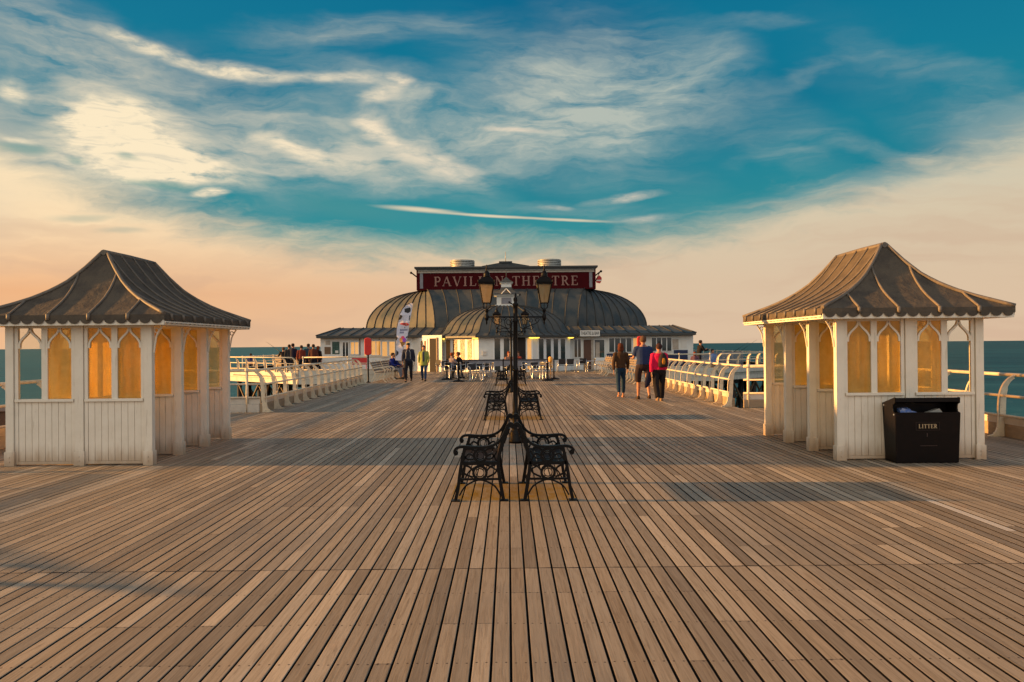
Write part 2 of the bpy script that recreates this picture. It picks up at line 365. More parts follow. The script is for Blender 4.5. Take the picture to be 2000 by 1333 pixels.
    def prism(s, poly, fn, a, b, mi=0):                  # extrude a 2-D polygon; fn(u, v, w) -> 3-D
        n = len(poly)
        V = [fn(u, v, a) for u, v in poly] + [fn(u, v, b) for u, v in poly]
        return s.add(V, [tuple(range(n))[::-1], tuple(range(n, 2 * n))] + [(i, (i + 1) % n, n + (i + 1) % n, n + i) for i in range(n)], mi)
    def ribbon(s, path, width, fn, a, b, mi=0):          # 2-D path of some width, extruded
        N = len(path); L = []; R = []
        for i in range(N):
            p0 = path[max(i - 1, 0)]; p1 = path[min(i + 1, N - 1)]
            dx, dy = p1[0] - p0[0], p1[1] - p0[1]; l = math.hypot(dx, dy) or 1
            wd = width[i] if hasattr(width, '__len__') else width
            nx, ny = -dy / l * wd / 2, dx / l * wd / 2
            L.append((path[i][0] + nx, path[i][1] + ny)); R.append((path[i][0] - nx, path[i][1] - ny))
        for i in range(N - 1):
            q = [L[i], L[i + 1], R[i + 1], R[i]]
            V = [fn(u, v, a) for u, v in q] + [fn(u, v, b) for u, v in q]
            Fs = [(3, 2, 1, 0), (4, 5, 6, 7), (0, 1, 5, 4), (2, 3, 7, 6)]
            if i == 0: Fs.append((3, 0, 4, 7))
            if i == N - 2: Fs.append((1, 2, 6, 5))
            s.add(V, Fs, mi)
        return s
    def build(s, name, m, parent=None, org=None, bevel=0, xf=None):
        me = bpy.data.meshes.new(name)
        vs = s.v
        if xf is not None: vs = [xf @ v for v in vs]
        if org is not None: org = Vector(org); vs = [v - org for v in vs]
        me.from_pydata([tuple(v) for v in vs], [], s.f)
        ms = m if isinstance(m, (list, tuple)) else [m]
        for k in ms: me.materials.append(M[k] if isinstance(k, str) else k)
        me.polygons.foreach_set('material_index', s.mi); me.polygons.foreach_set('use_smooth', s.sm)
        me.update()
        bm = bmesh.new(); bm.from_mesh(me); bmesh.ops.recalc_face_normals(bm, faces=bm.faces); bm.to_mesh(me); bm.free()
        o = bpy.data.objects.new(name, me); C.objects.link(o); o.parent = parent
        if bevel:
            b = o.modifiers.new('bevel', 'BEVEL'); b.width = bevel; b.segments = 2; b.limit_method = 'ANGLE'; b.angle_limit = rad(50)
        return o

def tag(o, label, cat, group=None, kind=None):
    if label: o['label'] = label
    if cat: o['category'] = cat
    if group: o['group'] = group
    if kind: o['kind'] = kind
    return o
def thing(name, label, cat, loc=(0, 0, 0), rz=0.0, group=None):
    o = bpy.data.objects.new(name, None); C.objects.link(o); o.empty_display_size = .2
    o.location = loc; o.rotation_euler = (0, 0, rz); return tag(o, label, cat, group)
def copy_thing(root, loc, rz, label, group=None):
    def rec(o, parent):
        c = o.copy(); C.objects.link(c); c.parent = parent
        for ch in [q for q in list(o.children)]: rec(ch, c)
        return c
    r = rec(root, None); r.location = loc; r.rotation_euler = (0, 0, rz); r['label'] = label
    if group: r['group'] = group
    return r
def XZ(y0=0):
    return lambda u, v, w: (u, w, v)
def YZ():
    return lambda u, v, w: (w, u, v)
def arc(cx, cy, rx, ry, a0, a1, n=12):
    return [(cx + rx * math.cos(rad(a0 + (a1 - a0) * i / n)), cy + ry * math.sin(rad(a0 + (a1 - a0) * i / n))) for i in range(n + 1)]
def crom(pts, n=6):                                      # Catmull-Rom through points
    P = [pts[0]] + list(pts) + [pts[-1]]; out = []
    for i in range(1, len(P) - 2):
        for k in range(n):
            t = k / n
            out.append(tuple(0.5 * ((2 * P[i][d]) + (-P[i - 1][d] + P[i + 1][d]) * t + (2 * P[i - 1][d] - 5 * P[i][d] + 4 * P[i + 1][d] - P[i + 2][d]) * t * t + (-P[i - 1][d] + 3 * P[i][d] - 3 * P[i + 1][d] + P[i + 2][d]) * t ** 3) for d in range(len(P[0]))))
    out.append(tuple(pts[-1])); return out

# serif capitals, one unit high, drawn as strokes (path, width)
TH, TN = .15, .065
def glyph(ch):
    S = []
    def st(x0, y0, x1, y1, wd): S.append(([(x0, y0), (x1, y1)], wd))
    def serif(x, y, hw=.15): st(x - hw, y, x + hw, y, .06)
    if ch == 'I': st(.2, 0, .2, 1, TH); serif(.2, .03); serif(.2, .97); w = .4
    elif ch == 'L': st(.18, 0, .18, 1, TH); serif(.18, .97); st(.04, .035, .6, .035, TN); st(.585, .03, .615, .27, TN); w = .66
    elif ch == 'P': st(.18, 0, .18, 1, TH); serif(.18, .03); st(.04, .965, .36, .965, TN); st(.2, .47, .36, .47, TN); S.append((arc(.34, .717, .22, .25, 90, -90, 10), .12)); w = .66
    elif ch == 'A': st(.06, 0, .36, 1, TN); st(.36, 1, .66, 0, TH); st(.18, .35, .54, .35, TN); serif(.06, .03, .1); serif(.68, .03, .13); w = .8
    elif ch == 'V': st(.06, 1, .36, 0, TH); st(.36, 0, .64, 1, TN); serif(.06, .97, .13); serif(.64, .97, .1); w = .74
    elif ch == 'O': S.append((arc(.42, .5, .34, .45, 0, 360, 24), [TH * (.5 + .5 * abs(math.cos(2 * PI * i / 24))) for i in range(25)])); w = .84
    elif ch == 'N': st(.16, 0, .16, 1, TN); st(.12, 1, .66, 0, TH); st(.66, 0, .66, 1, TN); serif(.16, .03, .12); serif(.12, .97, .1); serif(.66, .97, .12); w = .82
    elif ch == 'T': st(.34, 0, .34, 1, TH); serif(.34, .03); st(.03, .965, .65, .965, TN); st(.045, .78, .045, .97, TN); st(.635, .78, .635, .97, TN); w = .68
    elif ch == 'H': st(.18, 0, .18, 1, TH); st(.64, 0, .64, 1, TH); st(.18, .52, .64, .52, TN); serif(.18, .03); serif(.18, .97); serif(.64, .03); serif(.64, .97); w = .82
    elif ch == 'E': st(.18, 0, .18, 1, TH); st(.04, .035, .6, .035, TN); st(.04, .965, .57, .965, TN); st(.2, .52, .46, .52, TN); st(.6, .03, .6, .25, TN); st(.57, .77, .57, .97, TN); st(.46, .43, .46, .61, .05); w = .66
    elif ch == 'R': st(.18, 0, .18, 1, TH); serif(.18, .03); st(.04, .965, .36, .965, TN); st(.2, .5, .36, .5, TN); S.append((arc(.34, .73, .21, .235, 90, -90, 10), .12)); st(.36, .5, .64, 0, .12); serif(.68, .03, .08); w = .74
    else: w = .45
    return S, w
def lettering(mb, text, x0, x1, z0, z1, y, depth=.03, mi=0, fn=None):
    ws = [glyph(c)[1] for c in text]; gap = .14
    tot = sum(ws) + gap * (len(text) - 1); k = (x1 - x0) / tot; h = z1 - z0; u = x0
    for ch, wd in zip(text, ws):
        for j, (path, sw) in enumerate(glyph(ch)[0]):
            kw = (lambda q: q * (k + h) / 2)
            w2 = [kw(q) for q in sw] if hasattr(sw, '__len__') else kw(sw)
            e = j * depth * .02
            mb.ribbon([(u + px * k, z0 + py * h) for px, py in path], w2, fn or XZ(), y - e, y - depth - e, mi)
        u += (wd + gap) * k
# ------------------------------------------------------------------ sea
def sea_mat():
    m = bpy.data.materials.new('sea_water'); m.use_nodes = True; t = NT(m.node_tree); p = t.n['Principled BSDF']
    pos = t.node('ShaderNodeNewGeometry').outputs['Position']
    n1 = t.noise(t.vm('MULTIPLY', pos, (.05, .22, 1)), 1.0, 6, .62)
    n2 = t.noise(t.vm('MULTIPLY', pos, (.5, 1.1, 1)), 1.0, 5, .62)
    sw = t.noise(t.vm('MULTIPLY', pos, (.006, .02, 1)), 1.0, 3, .5)
    c = t.mix(t.ss(n1, .35, .7), (.002, .032, .055), (.007, .065, .090))
    c = t.mix(t.ss(sw, .4, .7, 0, .6), c, (.012, .085, .11))
    c = t.mix(t.ss(n2, .60, .74, 0, .45), c, (.25, .33, .32))
    dist = t.vm('LENGTH', pos)
    n3 = t.noise(t.vm('MULTIPLY', pos, (.012, .06, 1)), 1.0, 7, .68)
    c = t.mix(t.ss(n3, .50, .68, 0, .6), c, (.03, .11, .13)); c = t.mix(t.ss(n3, .46, .34, 0, .6), c, (.001, .02, .038))
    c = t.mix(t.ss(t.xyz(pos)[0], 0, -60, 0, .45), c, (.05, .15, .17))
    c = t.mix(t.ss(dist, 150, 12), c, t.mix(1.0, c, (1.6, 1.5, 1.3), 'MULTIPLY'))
    t.put(p.inputs['Base Color'], c); p.inputs['Roughness'].default_value = .35; p.inputs['Specular IOR Level'].default_value = .12
    b = t.node('ShaderNodeBump'); b.inputs['Distance'].default_value = 1.0
    t.put(b.inputs['Strength'], t.lin(dist, 30, 900, .55, .12))
    t.put(b.inputs['Height'], t.m('ADD', t.m('MULTIPLY', n1, .9), t.m('MULTIPLY', n2, .35)))
    t.put(p.inputs['Normal'], b.outputs[0])
    df = t.node('ShaderNodeBsdfDiffuse'); t.put(df.inputs[0], t.mix(1.0, c, (1.15, 1.35, 1.45), 'MULTIPLY')); t.put(df.inputs['Normal'], b.outputs[0])
    ms = t.node('ShaderNodeMixShader'); ms.inputs[0].default_value = .70
    t.l.new(p.outputs[0], ms.inputs[1]); t.l.new(df.outputs[0], ms.inputs[2]); t.l.new(ms.outputs[0], t.n['Material Output'].inputs[0])
    return m
M['sea'] = sea_mat()
s = MB(); s.add([(-60000, -3000, -6.5), (60000, -3000, -6.5), (60000, 70000, -6.5), (-60000, 70000, -6.5)], [(0, 1, 2, 3)])
tag(s.build('sea', 'sea'), 'teal sea with small waves reaching the horizon on both sides', 'water', kind='structure')

# ------------------------------------------------------------------ deck
PITCH = .1025
def deck_mat():
    m = bpy.data.materials.new('deck_timber'); m.use_nodes = True; t = NT(m.node_tree); p = t.n['Principled BSDF']
    pos = t.node('ShaderNodeNewGeometry').outputs['Position']; X, Y, Z = t.xyz(pos)[:3]
    i = t.m('FLOOR', t.m('DIVIDE', X, PITCH))
    far = t.m('GREATER_THAN', Y, 6.06)
    r0 = t.white(t.comb(i, 3.0, far))
    off = t.m('MULTIPLY', t.m('FLOOR', t.m('MULTIPLY', r0, 6.0)), .6)
    yy = t.m('ADD', t.m('ADD', Y, -6.06), off)
    seg = t.m('FLOOR', t.m('DIVIDE', yy, 3.6))
    r = t.white(t.comb(i, seg, t.m('ADD', far, 7.0))); r2 = t.white(t.comb(i, seg, t.m('ADD', far, 17.0)))
    gv = t.comb(t.m('ADD', t.m('MULTIPLY', X, 60.0), t.m('MULTIPLY', r, 40.0)), t.m('ADD', t.m('MULTIPLY', Y, 2.2), t.m('MULTIPLY', r2, 30.0)), r)
    grain = t.noise(gv, 1.0, 7, .65, dist=.8)
    gv2 = t.comb(t.m('MULTIPLY', X, 18.0), t.m('ADD', t.m('MULTIPLY', Y, .9), t.m('MULTIPLY', r, 19.0)), r2)
    knot = t.noise(gv2, 1.0, 5, .6, dist=2.5)
    big = t.noise(t.vm('MULTIPLY', pos, (.55, .35, 1)), 1.0, 5, .6)
    base = t.ramp(r, [(0, (.235, .186, .134)), (.4, (.300, .241, .175)), (.8, (.360, .292, .215)), (1.0, (.49, .405, .305))])
    base = t.mix(t.ss(r2, .6, 1.0, 0, .40), base, (.225, .19, .155))
    base = t.mix(t.ss(grain, .40, .70, 0, .55), base, t.mix(1.0, base, (.50, .46, .42), 'MULTIPLY'))
    base = t.mix(t.ss(knot, .56, .72, 0, .50), base, (.15, .105, .07))
    base = t.mix(t.ss(knot, .40, .28, 0, .40), base, (.42, .33, .24))
    base = t.mix(t.ss(big, .48, .70, 0, .55), base, (.17, .15, .13))
    fine = t.noise(t.vm('MULTIPLY', pos, (220, 30, 1)), 1.0, 4, .6)
    base = t.mix(t.ss(fine, .52, .75, 0, .35), base, t.mix(1.0, base, (.55, .52, .5), 'MULTIPLY'))
    # joints across the boards, on the joists
    fy = t.m('MULTIPLY', t.m('FRACT', t.m('DIVIDE', yy, 3.6)), 3.6)
    jn = t.m('MAXIMUM', t.m('LESS_THAN', fy, .006), t.m('LESS_THAN', t.m('ABSOLUTE', t.m('SUBTRACT', Y, 6.06)), .008))
    near = t.ss(Y, 26, 9)
    base = t.mix(t.m('MULTIPLY', jn, t.m('MULTIPLY', near, .85)), base, (.03, .02, .015))
    # nail heads: pairs on every joist
    dy = t.m('SUBTRACT', t.m('FRACT', t.m('ADD', t.m('DIVIDE', t.m('ADD', yy, .035), .6), 0.0)), .058)
    dyn = t.m('MULTIPLY', dy, .6)
    fx = t.m('SUBTRACT', t.m('ABSOLUTE', t.m('SUBTRACT', t.m('FRACT', t.m('DIVIDE', X, PITCH)), .5)), .25)
    dxn = t.m('MULTIPLY', fx, PITCH)
    jit = t.m('MULTIPLY', t.m('SUBTRACT', r2, .5), .012)
    nd = t.vm('LENGTH', t.comb(dxn, t.m('ADD', dyn, jit), 0.0))
    base = t.mix(t.m('MULTIPLY', t.ss(nd, .0080, .0045), t.ss(Y, 13, 8)), base, (.045, .03, .022))
    # yellow painted floor under the three pairs of iron benches, worn
    def box(x0, x1, y0, y1):
        a = t.m('MULTIPLY', t.m('GREATER_THAN', X, x0), t.m('LESS_THAN', X, x1))
        b = t.m('MULTIPLY', t.m('GREATER_THAN', Y, y0), t.m('LESS_THAN', Y, y1)); return t.m('MULTIPLY', a, b)
    yl = t.m('MAXIMUM', t.m('MAXIMUM', box(-.64, .72, 8.7, 9.78), box(-.58, .78, 18.0, 19.1)), box(-.58, .78, 33.2, 34.3))
    wear = t.ss(t.noise(t.vm('MULTIPLY', pos, (9, 4, 1)), 1.0, 5, .6), .62, .36, .35, .95)
    base = t.mix(t.m('MULTIPLY', yl, wear), base, (.25, .155, .012))
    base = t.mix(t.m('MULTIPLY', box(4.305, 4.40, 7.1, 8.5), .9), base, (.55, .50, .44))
    orr = t.ss(t.noise(t.vm('MULTIPLY', pos, (1.6, .8, 1)), 1.0, 3, .5), .66, .78, 0, .35)
    base = t.mix(orr, base, (.42, .20, .08))
    t.put(p.inputs['Base Color'], base)
    t.put(p.inputs['Roughness'], t.lin(grain, .3, .7, .52, .72)); p.inputs['Specular IOR Level'].default_value = .22
    b = t.node('ShaderNodeBump'); b.inputs['Strength'].default_value = .35; b.inputs['Distance'].default_value = .003
    t.put(b.inputs['Height'], t.m('ADD', grain, t.m('MULTIPLY', fine, .5))); t.put(p.inputs['Normal'], b.outputs[0])
    return m
M['deck'] = deck_mat()
XL0, XL1, XR0, XR1, YSTEP = -8.6, -6.22, 5.84, 8.62, 20.75
d = MB()
for i in range(int(XL0 / PITCH), int(XR1 / PITCH) + 1):
    x0 = i * PITCH + .0066; x1 = (i + 1) * PITCH - .0066; xm = (x0 + x1) / 2
    ends = [(-4.0, 6.057)]
    ye = 52.9 if XL1 < xm < XR0 else YSTEP
    y = 6.063; off = random.choice((0, 1.2, 2.4, 3.6)); ends.append((y, min(ye, 20.7)))
    if ye > 21: ends.append((20.7, ye))
    for a, b in ends:
        zz = random.uniform(-.0012, .0012); tl = random.uniform(-.001, .001)
        V = [(x0, a, -.05), (x1, a, -.05), (x1, b, -.05), (x0, b, -.05), (x0, a, zz - tl - .0004), (x0 + .003, a, zz - tl), (x1 - .003, a, zz + tl), (x1, a, zz + tl - .003),
             (x0, b, zz - tl - .0004), (x0 + .003, b, zz - tl), (x1 - .003, b, zz + tl), (x1, b, zz + tl - .003)]
        o_ = len(d.v); d.add(V, [(4, 5, 9, 8), (5, 6, 10, 9), (6, 7, 11, 10)]); d.f += [[q_ + o_ for q_ in f_] for f_ in ((0, 4, 8, 3), (7, 1, 2, 11), (0, 1, 7, 6, 5, 4), (3, 8, 9, 10, 11, 2))]; d.mi += [1] * 4; d.sm += [False] * 4  # board sides coloured near-black as painted shade in the gaps
tag(d.build('deck', ['deck', 'gapshade']), 'brown timber pier deck of long narrow boards', 'deck', kind='structure')
j = MB(); j.box(XL0, XR1, -4, YSTEP, -.30, -.06); j.box(XL1, XR0, YSTEP + .004, 44.9, -.30, -.06)
tag(j.build('deck_underside', 'gapshade'), 'dark sheet below the deck boards, shade for the gaps', 'deck', kind='structure')

# theatre platform: octagonal head of the pier
PL = [(-6.2, 45.0), (-11.5, 45.0), (-17.2, 50.8), (-17.2, 76), (17.0, 76), (17.0, 50.8), (11.3, 45.0), (5.8, 45.0)]
pf = MB(); pf.prism(PL + [(5.8, 52.88), (-6.2, 52.88)][::1], lambda u, v, w: (u, v, w), -.35, -.004)
tag(pf.build('pier_head_deck', ['deck']), 'timber floor of the wide pier head around the theatre', 'deck', kind='structure')

# ------------------------------------------------------------------ railings
# rib profile: (outward offset, height)
RIBP = crom([(-.02, .012), (.08, .05), (.135, .15), (.15, .32), (.155, .55), (.18, .74), (.245, .90), (.35, 1.01), (.47, 1.06)], 4)
def ribs_railing(name, label, group, a, b, out, n=None, spacing=1.0, top_r=.032, kerb='kerb', plate=True, ribs_at=None, foot=True, hgt=1.0):
    """Railing from ground point a to b; ribs curl outward along the 2-D unit vector out."""
    a, b = Vector((a[0], a[1], 0)), Vector((b[0], b[1], 0)); o = Vector((out[0], out[1], 0)); L = (b - a).length; t = (b - a) / L
    root = thing(name, label, 'railing', a, 0, group)
    P = lambda s, u, z: t * s + o * u + Vector((0, 0, z))
    n = n or max(1, round(L / spacing))
    for s in (ribs_at or [L * i / n for i in range(n + 1)]):
        m = MB()
        prof = RIBP if foot else [q for q in RIBP if q[1] > .13]
        m.ribbon(prof, .012, lambda u, v, w_: P(s + w_, u, v * hgt), -.022, .022)
        inner = [(u + .05 + .035 * math.sin(PI * min(1, v / 1.0)), v) for u, v in prof if .02 < v < 1.03]
        wd = [.10 if v < .85 else .07 for u, v in inner]
        m.ribbon(inner, wd, lambda u, v, w_: P(s + w_, u, v * hgt), -.007, .007)
        if foot: m.prism([(.02, .002), (.255, .002), (.255, .20), (.16, .26), (.13, .12)], lambda u, v, w_: P(s + w_, u, v), -.009, .009)
        m.build('rib', 'rail', root)
    for nm, u, z, r in (('top_rail', .485, 1.055, top_r), ('middle_rail', .20, .71, .024), ('lower_rail', .19, .37, .024)):
        MB().tube([P(-.05, u, z * hgt), P(L + .05, u, z * hgt)], r, 8).build(nm, 'rail', root)
    MB().prism([(0, .0), (L, .0), (L, .22), (0, .22)], lambda u, v, w_: P(u, w_, v), .26, .33).build('kerb_board', kerb, root)
    if plate:
        MB().prism([(0, .224), (L, .224), (L, .34), (0, .34)], lambda u, v, w_: P(u, w_, v), .25, .262).build('kerb_plate', 'kerbwhite', root)
    return root
def fine_ribs(s0, s1, sp): 
    out = []; s = s0
    while s <= s1 + 1e-6: out.append(s); s += sp
    return out
GR = 'white iron railings along the pier'
ribs_railing('pier_railing', 'long white railing of closely set curved ribs on the left side', GR, (-5.98, 20.75), (-6.28, 36.2), (-1, 0), spacing=1.13)
ribs_railing('pier_railing', 'long sunlit railing of closely set curved ribs on the right side', GR, (5.52, 21.2), (5.60, 33.2), (1, 0), spacing=.98)
ribs_railing('pier_railing', 'right railing with wide spaced curved posts and rust marks, beyond the litter bin', GR, (8.27, 2.0), (8.27, 20.6), (1, 0), ribs_at=[.75 + 1.03 * i for i in range(18)], kerb='kerb')
ribs_railing('pier_railing', 'left railing with wide spaced posts seen through and beside the left shelter', GR, (-8.15, 12.6), (-8.15, 20.6), (-1, 0), ribs_at=[.30 + 1.03 * i for i in range(8)], kerb='kerbwhite')
ribs_railing('pier_railing', 'railing round the projecting bay left of the near shelter, outer side', GR, (-10.8, 7.9), (-10.8, 11.0), (-1, 0), spacing=1.03, kerb='kerbwhite')
ribs_railing('pier_railing', 'slanting railing of the projecting bay nearest the viewer', GR, (-8.0, 6.2), (-10.8, 7.9), (-.51, -.86), spacing=1.08, kerb='kerbwhite')
ribs_railing('pier_railing', 'slanting railing of the projecting bay beside the storage box', GR, (-10.8, 11.0), (-8.2, 12.6), (-.51, .86), spacing=1.0, kerb='kerbwhite')
bq = MB(); bq.prism([(-8.62, 5.6), (-11.5, 7.5), (-11.5, 11.4), (-8.62, 13.2)], lambda u, v, w: (u, v, w), -.30, -.004)
tag(bq.build('deck_bay', 'deck'), 'small bay of decking projecting to the left of the near shelter', 'deck', kind='structure')
def straight_rail(name, label, a, b, posts, z=(1.055, .71, .37), kerb='kerbwhite', post_slant=0.0, base=0.0, out=(0, -1)):
    a, b = Vector((a[0], a[1], 0)), Vector((b[0], b[1], 0)); L = (b - a).length; t = (b - a) / L; o = Vector((out[0], out[1], 0))
    root = thing(name, label, 'railing', a, 0, GR)
    for s in posts:
        p = t * s
        m = MB(); m.tube([p + o * post_slant + Vector((0, 0, base)), p + Vector((0, 0, 1.05))], .035, 6); m.ball(p + Vector((0, 0, 1.06)), .06, n=8, m=6)
        m.build('post', 'rail', root)
    for nm, h, r in zip(('top_rail', 'middle_rail', 'lower_rail'), z, (.036, .024, .024)):
        MB().tube([Vector((0, 0, h)), t * L + Vector((0, 0, h))], r, 8).build(nm, 'rail', root)
    if kerb:
        m = MB(); m.prism([(0, 0), (L, 0), (L, .20), (0, .20)], lambda u, v, w_: t * u + o * w_ + Vector((0, 0, v)), -.03, .03); m.build('kerb_board', kerb, root)
        m = MB(); m.prism([(0, .204), (L, .204), (L, .36), (0, .36)], lambda u, v, w_: t * u + o * w_ + Vector((0, 0, v)), -.036, -.02); m.build('kerb_plate', 'kerbwhite', root)
    return root
straight_rail('pier_railing', 'short railing across the step of the deck behind the left shelter', (-8.63, 20.78), (-6.3, 20.78), [0, 2.0], kerb='kerbwhite')
straight_rail('pier_railing', 'short railing across the step of the deck behind the right shelter', (5.98, 20.85), (8.74, 20.85), [.12, 1.5, 2.7], kerb='kerb')

# pier head railings
def head_rail(label, a, b, out, spacing, curved):
    if curved: ribs_railing('pier_railing', label, GR, a, b, out, spacing=spacing, kerb='kerbwhite', foot=False, plate=False)
    else:
        L = math.hypot(b[0] - a[0], b[1] - a[1]); n = round(L / spacing)
        straight_rail('pier_railing', label, a, b, [L * i / n for i in range(n + 1)], kerb='kerbwhite')
q = .7071
head_rail('sunlit railing on the slanting left edge of the pier head', (-17.0, 50.6), (-11.5, 45.1), (-q, -q), 1.13, True)
head_rail('pale straight railing on the front left edge of the pier head', (-11.3, 45.1), (-6.4, 45.1), (0, -1), 2.4, False)
head_rail('pale straight railing on the front right edge of the pier head', (6.0, 45.1), (11.1, 45.1), (0, -1), 1.25 * 1.3, False)
head_rail('railing of curved posts on the slanting right edge of the pier head', (11.3, 45.1), (16.8, 50.6), (q, -q), 1.13, True)
head_rail('distant railing on the far left side of the pier head', (-16.6, 51.2), (-16.6, 75.5), (-1, 0), 2.2, False)
head_rail('distant railing on the far right side of the pier head', (16.4, 51.2), (16.4, 75.5), (1, 0), 2.2, False)
# fascia boards of the pier head
fa = thing('pier_head_fascia', 'broad painted fascia boards wrapping the edge of the pier head', 'fascia', (0, 45, 0))
for nm, a, b in (('fascia_board', (-11.5, 45.0), (-6.25, 45.0)), ('fascia_board', (-17.2, 50.8), (-11.5, 45.0)), ('fascia_board', (-17.2, 76), (-17.2, 50.8)),
                 ('fascia_board', (5.9, 45.0), (11.3, 45.0)), ('fascia_board', (11.3, 45.0), (17.0, 50.8)), ('fascia_board', (17.0, 50.8), (17.0, 76))):
    a, b = Vector((*a, 0)), Vector((*b, 0)); t = (b - a).normalized(); nrm = Vector((t.y, -t.x, 0)); L = (b - a).length
    m = MB()
    for z0, z1 in ((-.42, -.16), (-.15, .08), (.09, .30)):
        k = 0
        while k < L:
            e = min(k + 2.4, L); m.prism([(k, z0), (e - .02, z0), (e - .02, z1), (k, z1)], lambda u, v, w_: a + t * u + nrm * w_ + Vector((0, 0, v)), .02, .07 + .01 * (int(z0 * 10) % 2)); k = e
    m.build(nm, 'kerbwhite', fa, org=(0, 45, 0))
def trestle(label, xs, ys, cut):
    root = thing('pier_trestle', label, 'trestle', (xs[0], ys[0], -6.5), 0, 'pile trestles under the pier head')
    o = Vector((xs[0], ys[0], -6.5))
    g = [(x, y) for x in xs for y in ys if cut(x, y)]
    for x, y in g: MB().tube([(x, y, -8), (x, y, -.4)], .17, 8).build('pile', 'pile', root, org=o)
    for (x, y) in g:
        for dx, dy in ((1, 0), (0, 1)):
            i, jx = (xs.index(x), ys.index(y))
            if i + dx < len(xs) and jx + dy < len(ys) and (xs[i + dx], ys[jx + dy]) in g:
                x2, y2 = xs[i + dx], ys[jx + dy]
                m = MB(); m.bar((x, y, -.9), (x2, y2, -4.6), .09, .09); m.bar((x + dy * .1, y + dx * .1, -4.6), (x2 + dy * .1, y2 + dx * .1, -.9), .09, .09)
                m.build('cross_brace', 'brace', root, org=o)
                MB().bar((x, y, -.62), (x2, y2, -.62), .22, .34).build('beam', 'pile', root, org=o)
                MB().bar((x, y, -4.8), (x2, y2, -4.8), .14, .16).build('tie_beam', 'pile', root, org=o)
def edge_trestle(label, pts):
    root = thing('pier_trestle', label, 'trestle', (pts[0][0], pts[0][1], -6.5), 0, 'pile trestles under the pier head'); o = root.location.copy()
    for x, y in pts: MB().tube([(x, y, -8), (x, y, -.4)], .15, 8).build('pile', 'pile', root, org=o)
    for (x, y), (x2, y2) in zip(pts, pts[1:]):
        for za, zb in ((-.6, -3.4), (-3.4, -6.2)):
            m = MB(); m.bar((x, y - .16, za), (x2, y2 - .16, zb), .11, .05); m.bar((x, y - .24, zb), (x2, y2 - .24, za), .11, .05); m.build('cross_brace', 'brace', root, org=o)
            MB().bar((x, y, zb), (x2, y2, zb), .16, .16).build('tie_beam', 'pile', root, org=o)
edge_trestle('row of piles with rusty crossed braces under the slanting left edge of the pier head', [(-16.7, 50.9), (-14.9, 49.1), (-13.1, 47.3), (-11.3, 45.7), (-8.8, 45.7), (-6.5, 45.7)])
edge_trestle('row of piles with rusty crossed braces under the slanting right edge of the pier head', [(16.5, 50.9), (14.7, 49.1), (12.9, 47.3), (11.1, 45.7), (8.6, 45.7), (6.2, 45.7)])
trestle('dark piles with crossed braces under the left of the pier head', [-16.6, -14.0, -11.4, -8.6], [46.2, 49.4, 52.4, 56.5, 61], lambda x, y: y > 45.8 + max(0, -11.2 - x))
trestle('dark piles with crossed braces under the right of the pier head', [8.6, 11.4, 14.0, 16.4], [46.2, 49.4, 52.4, 56.5, 61], lambda x, y: y > 45.8 + max(0, x - 11.0))

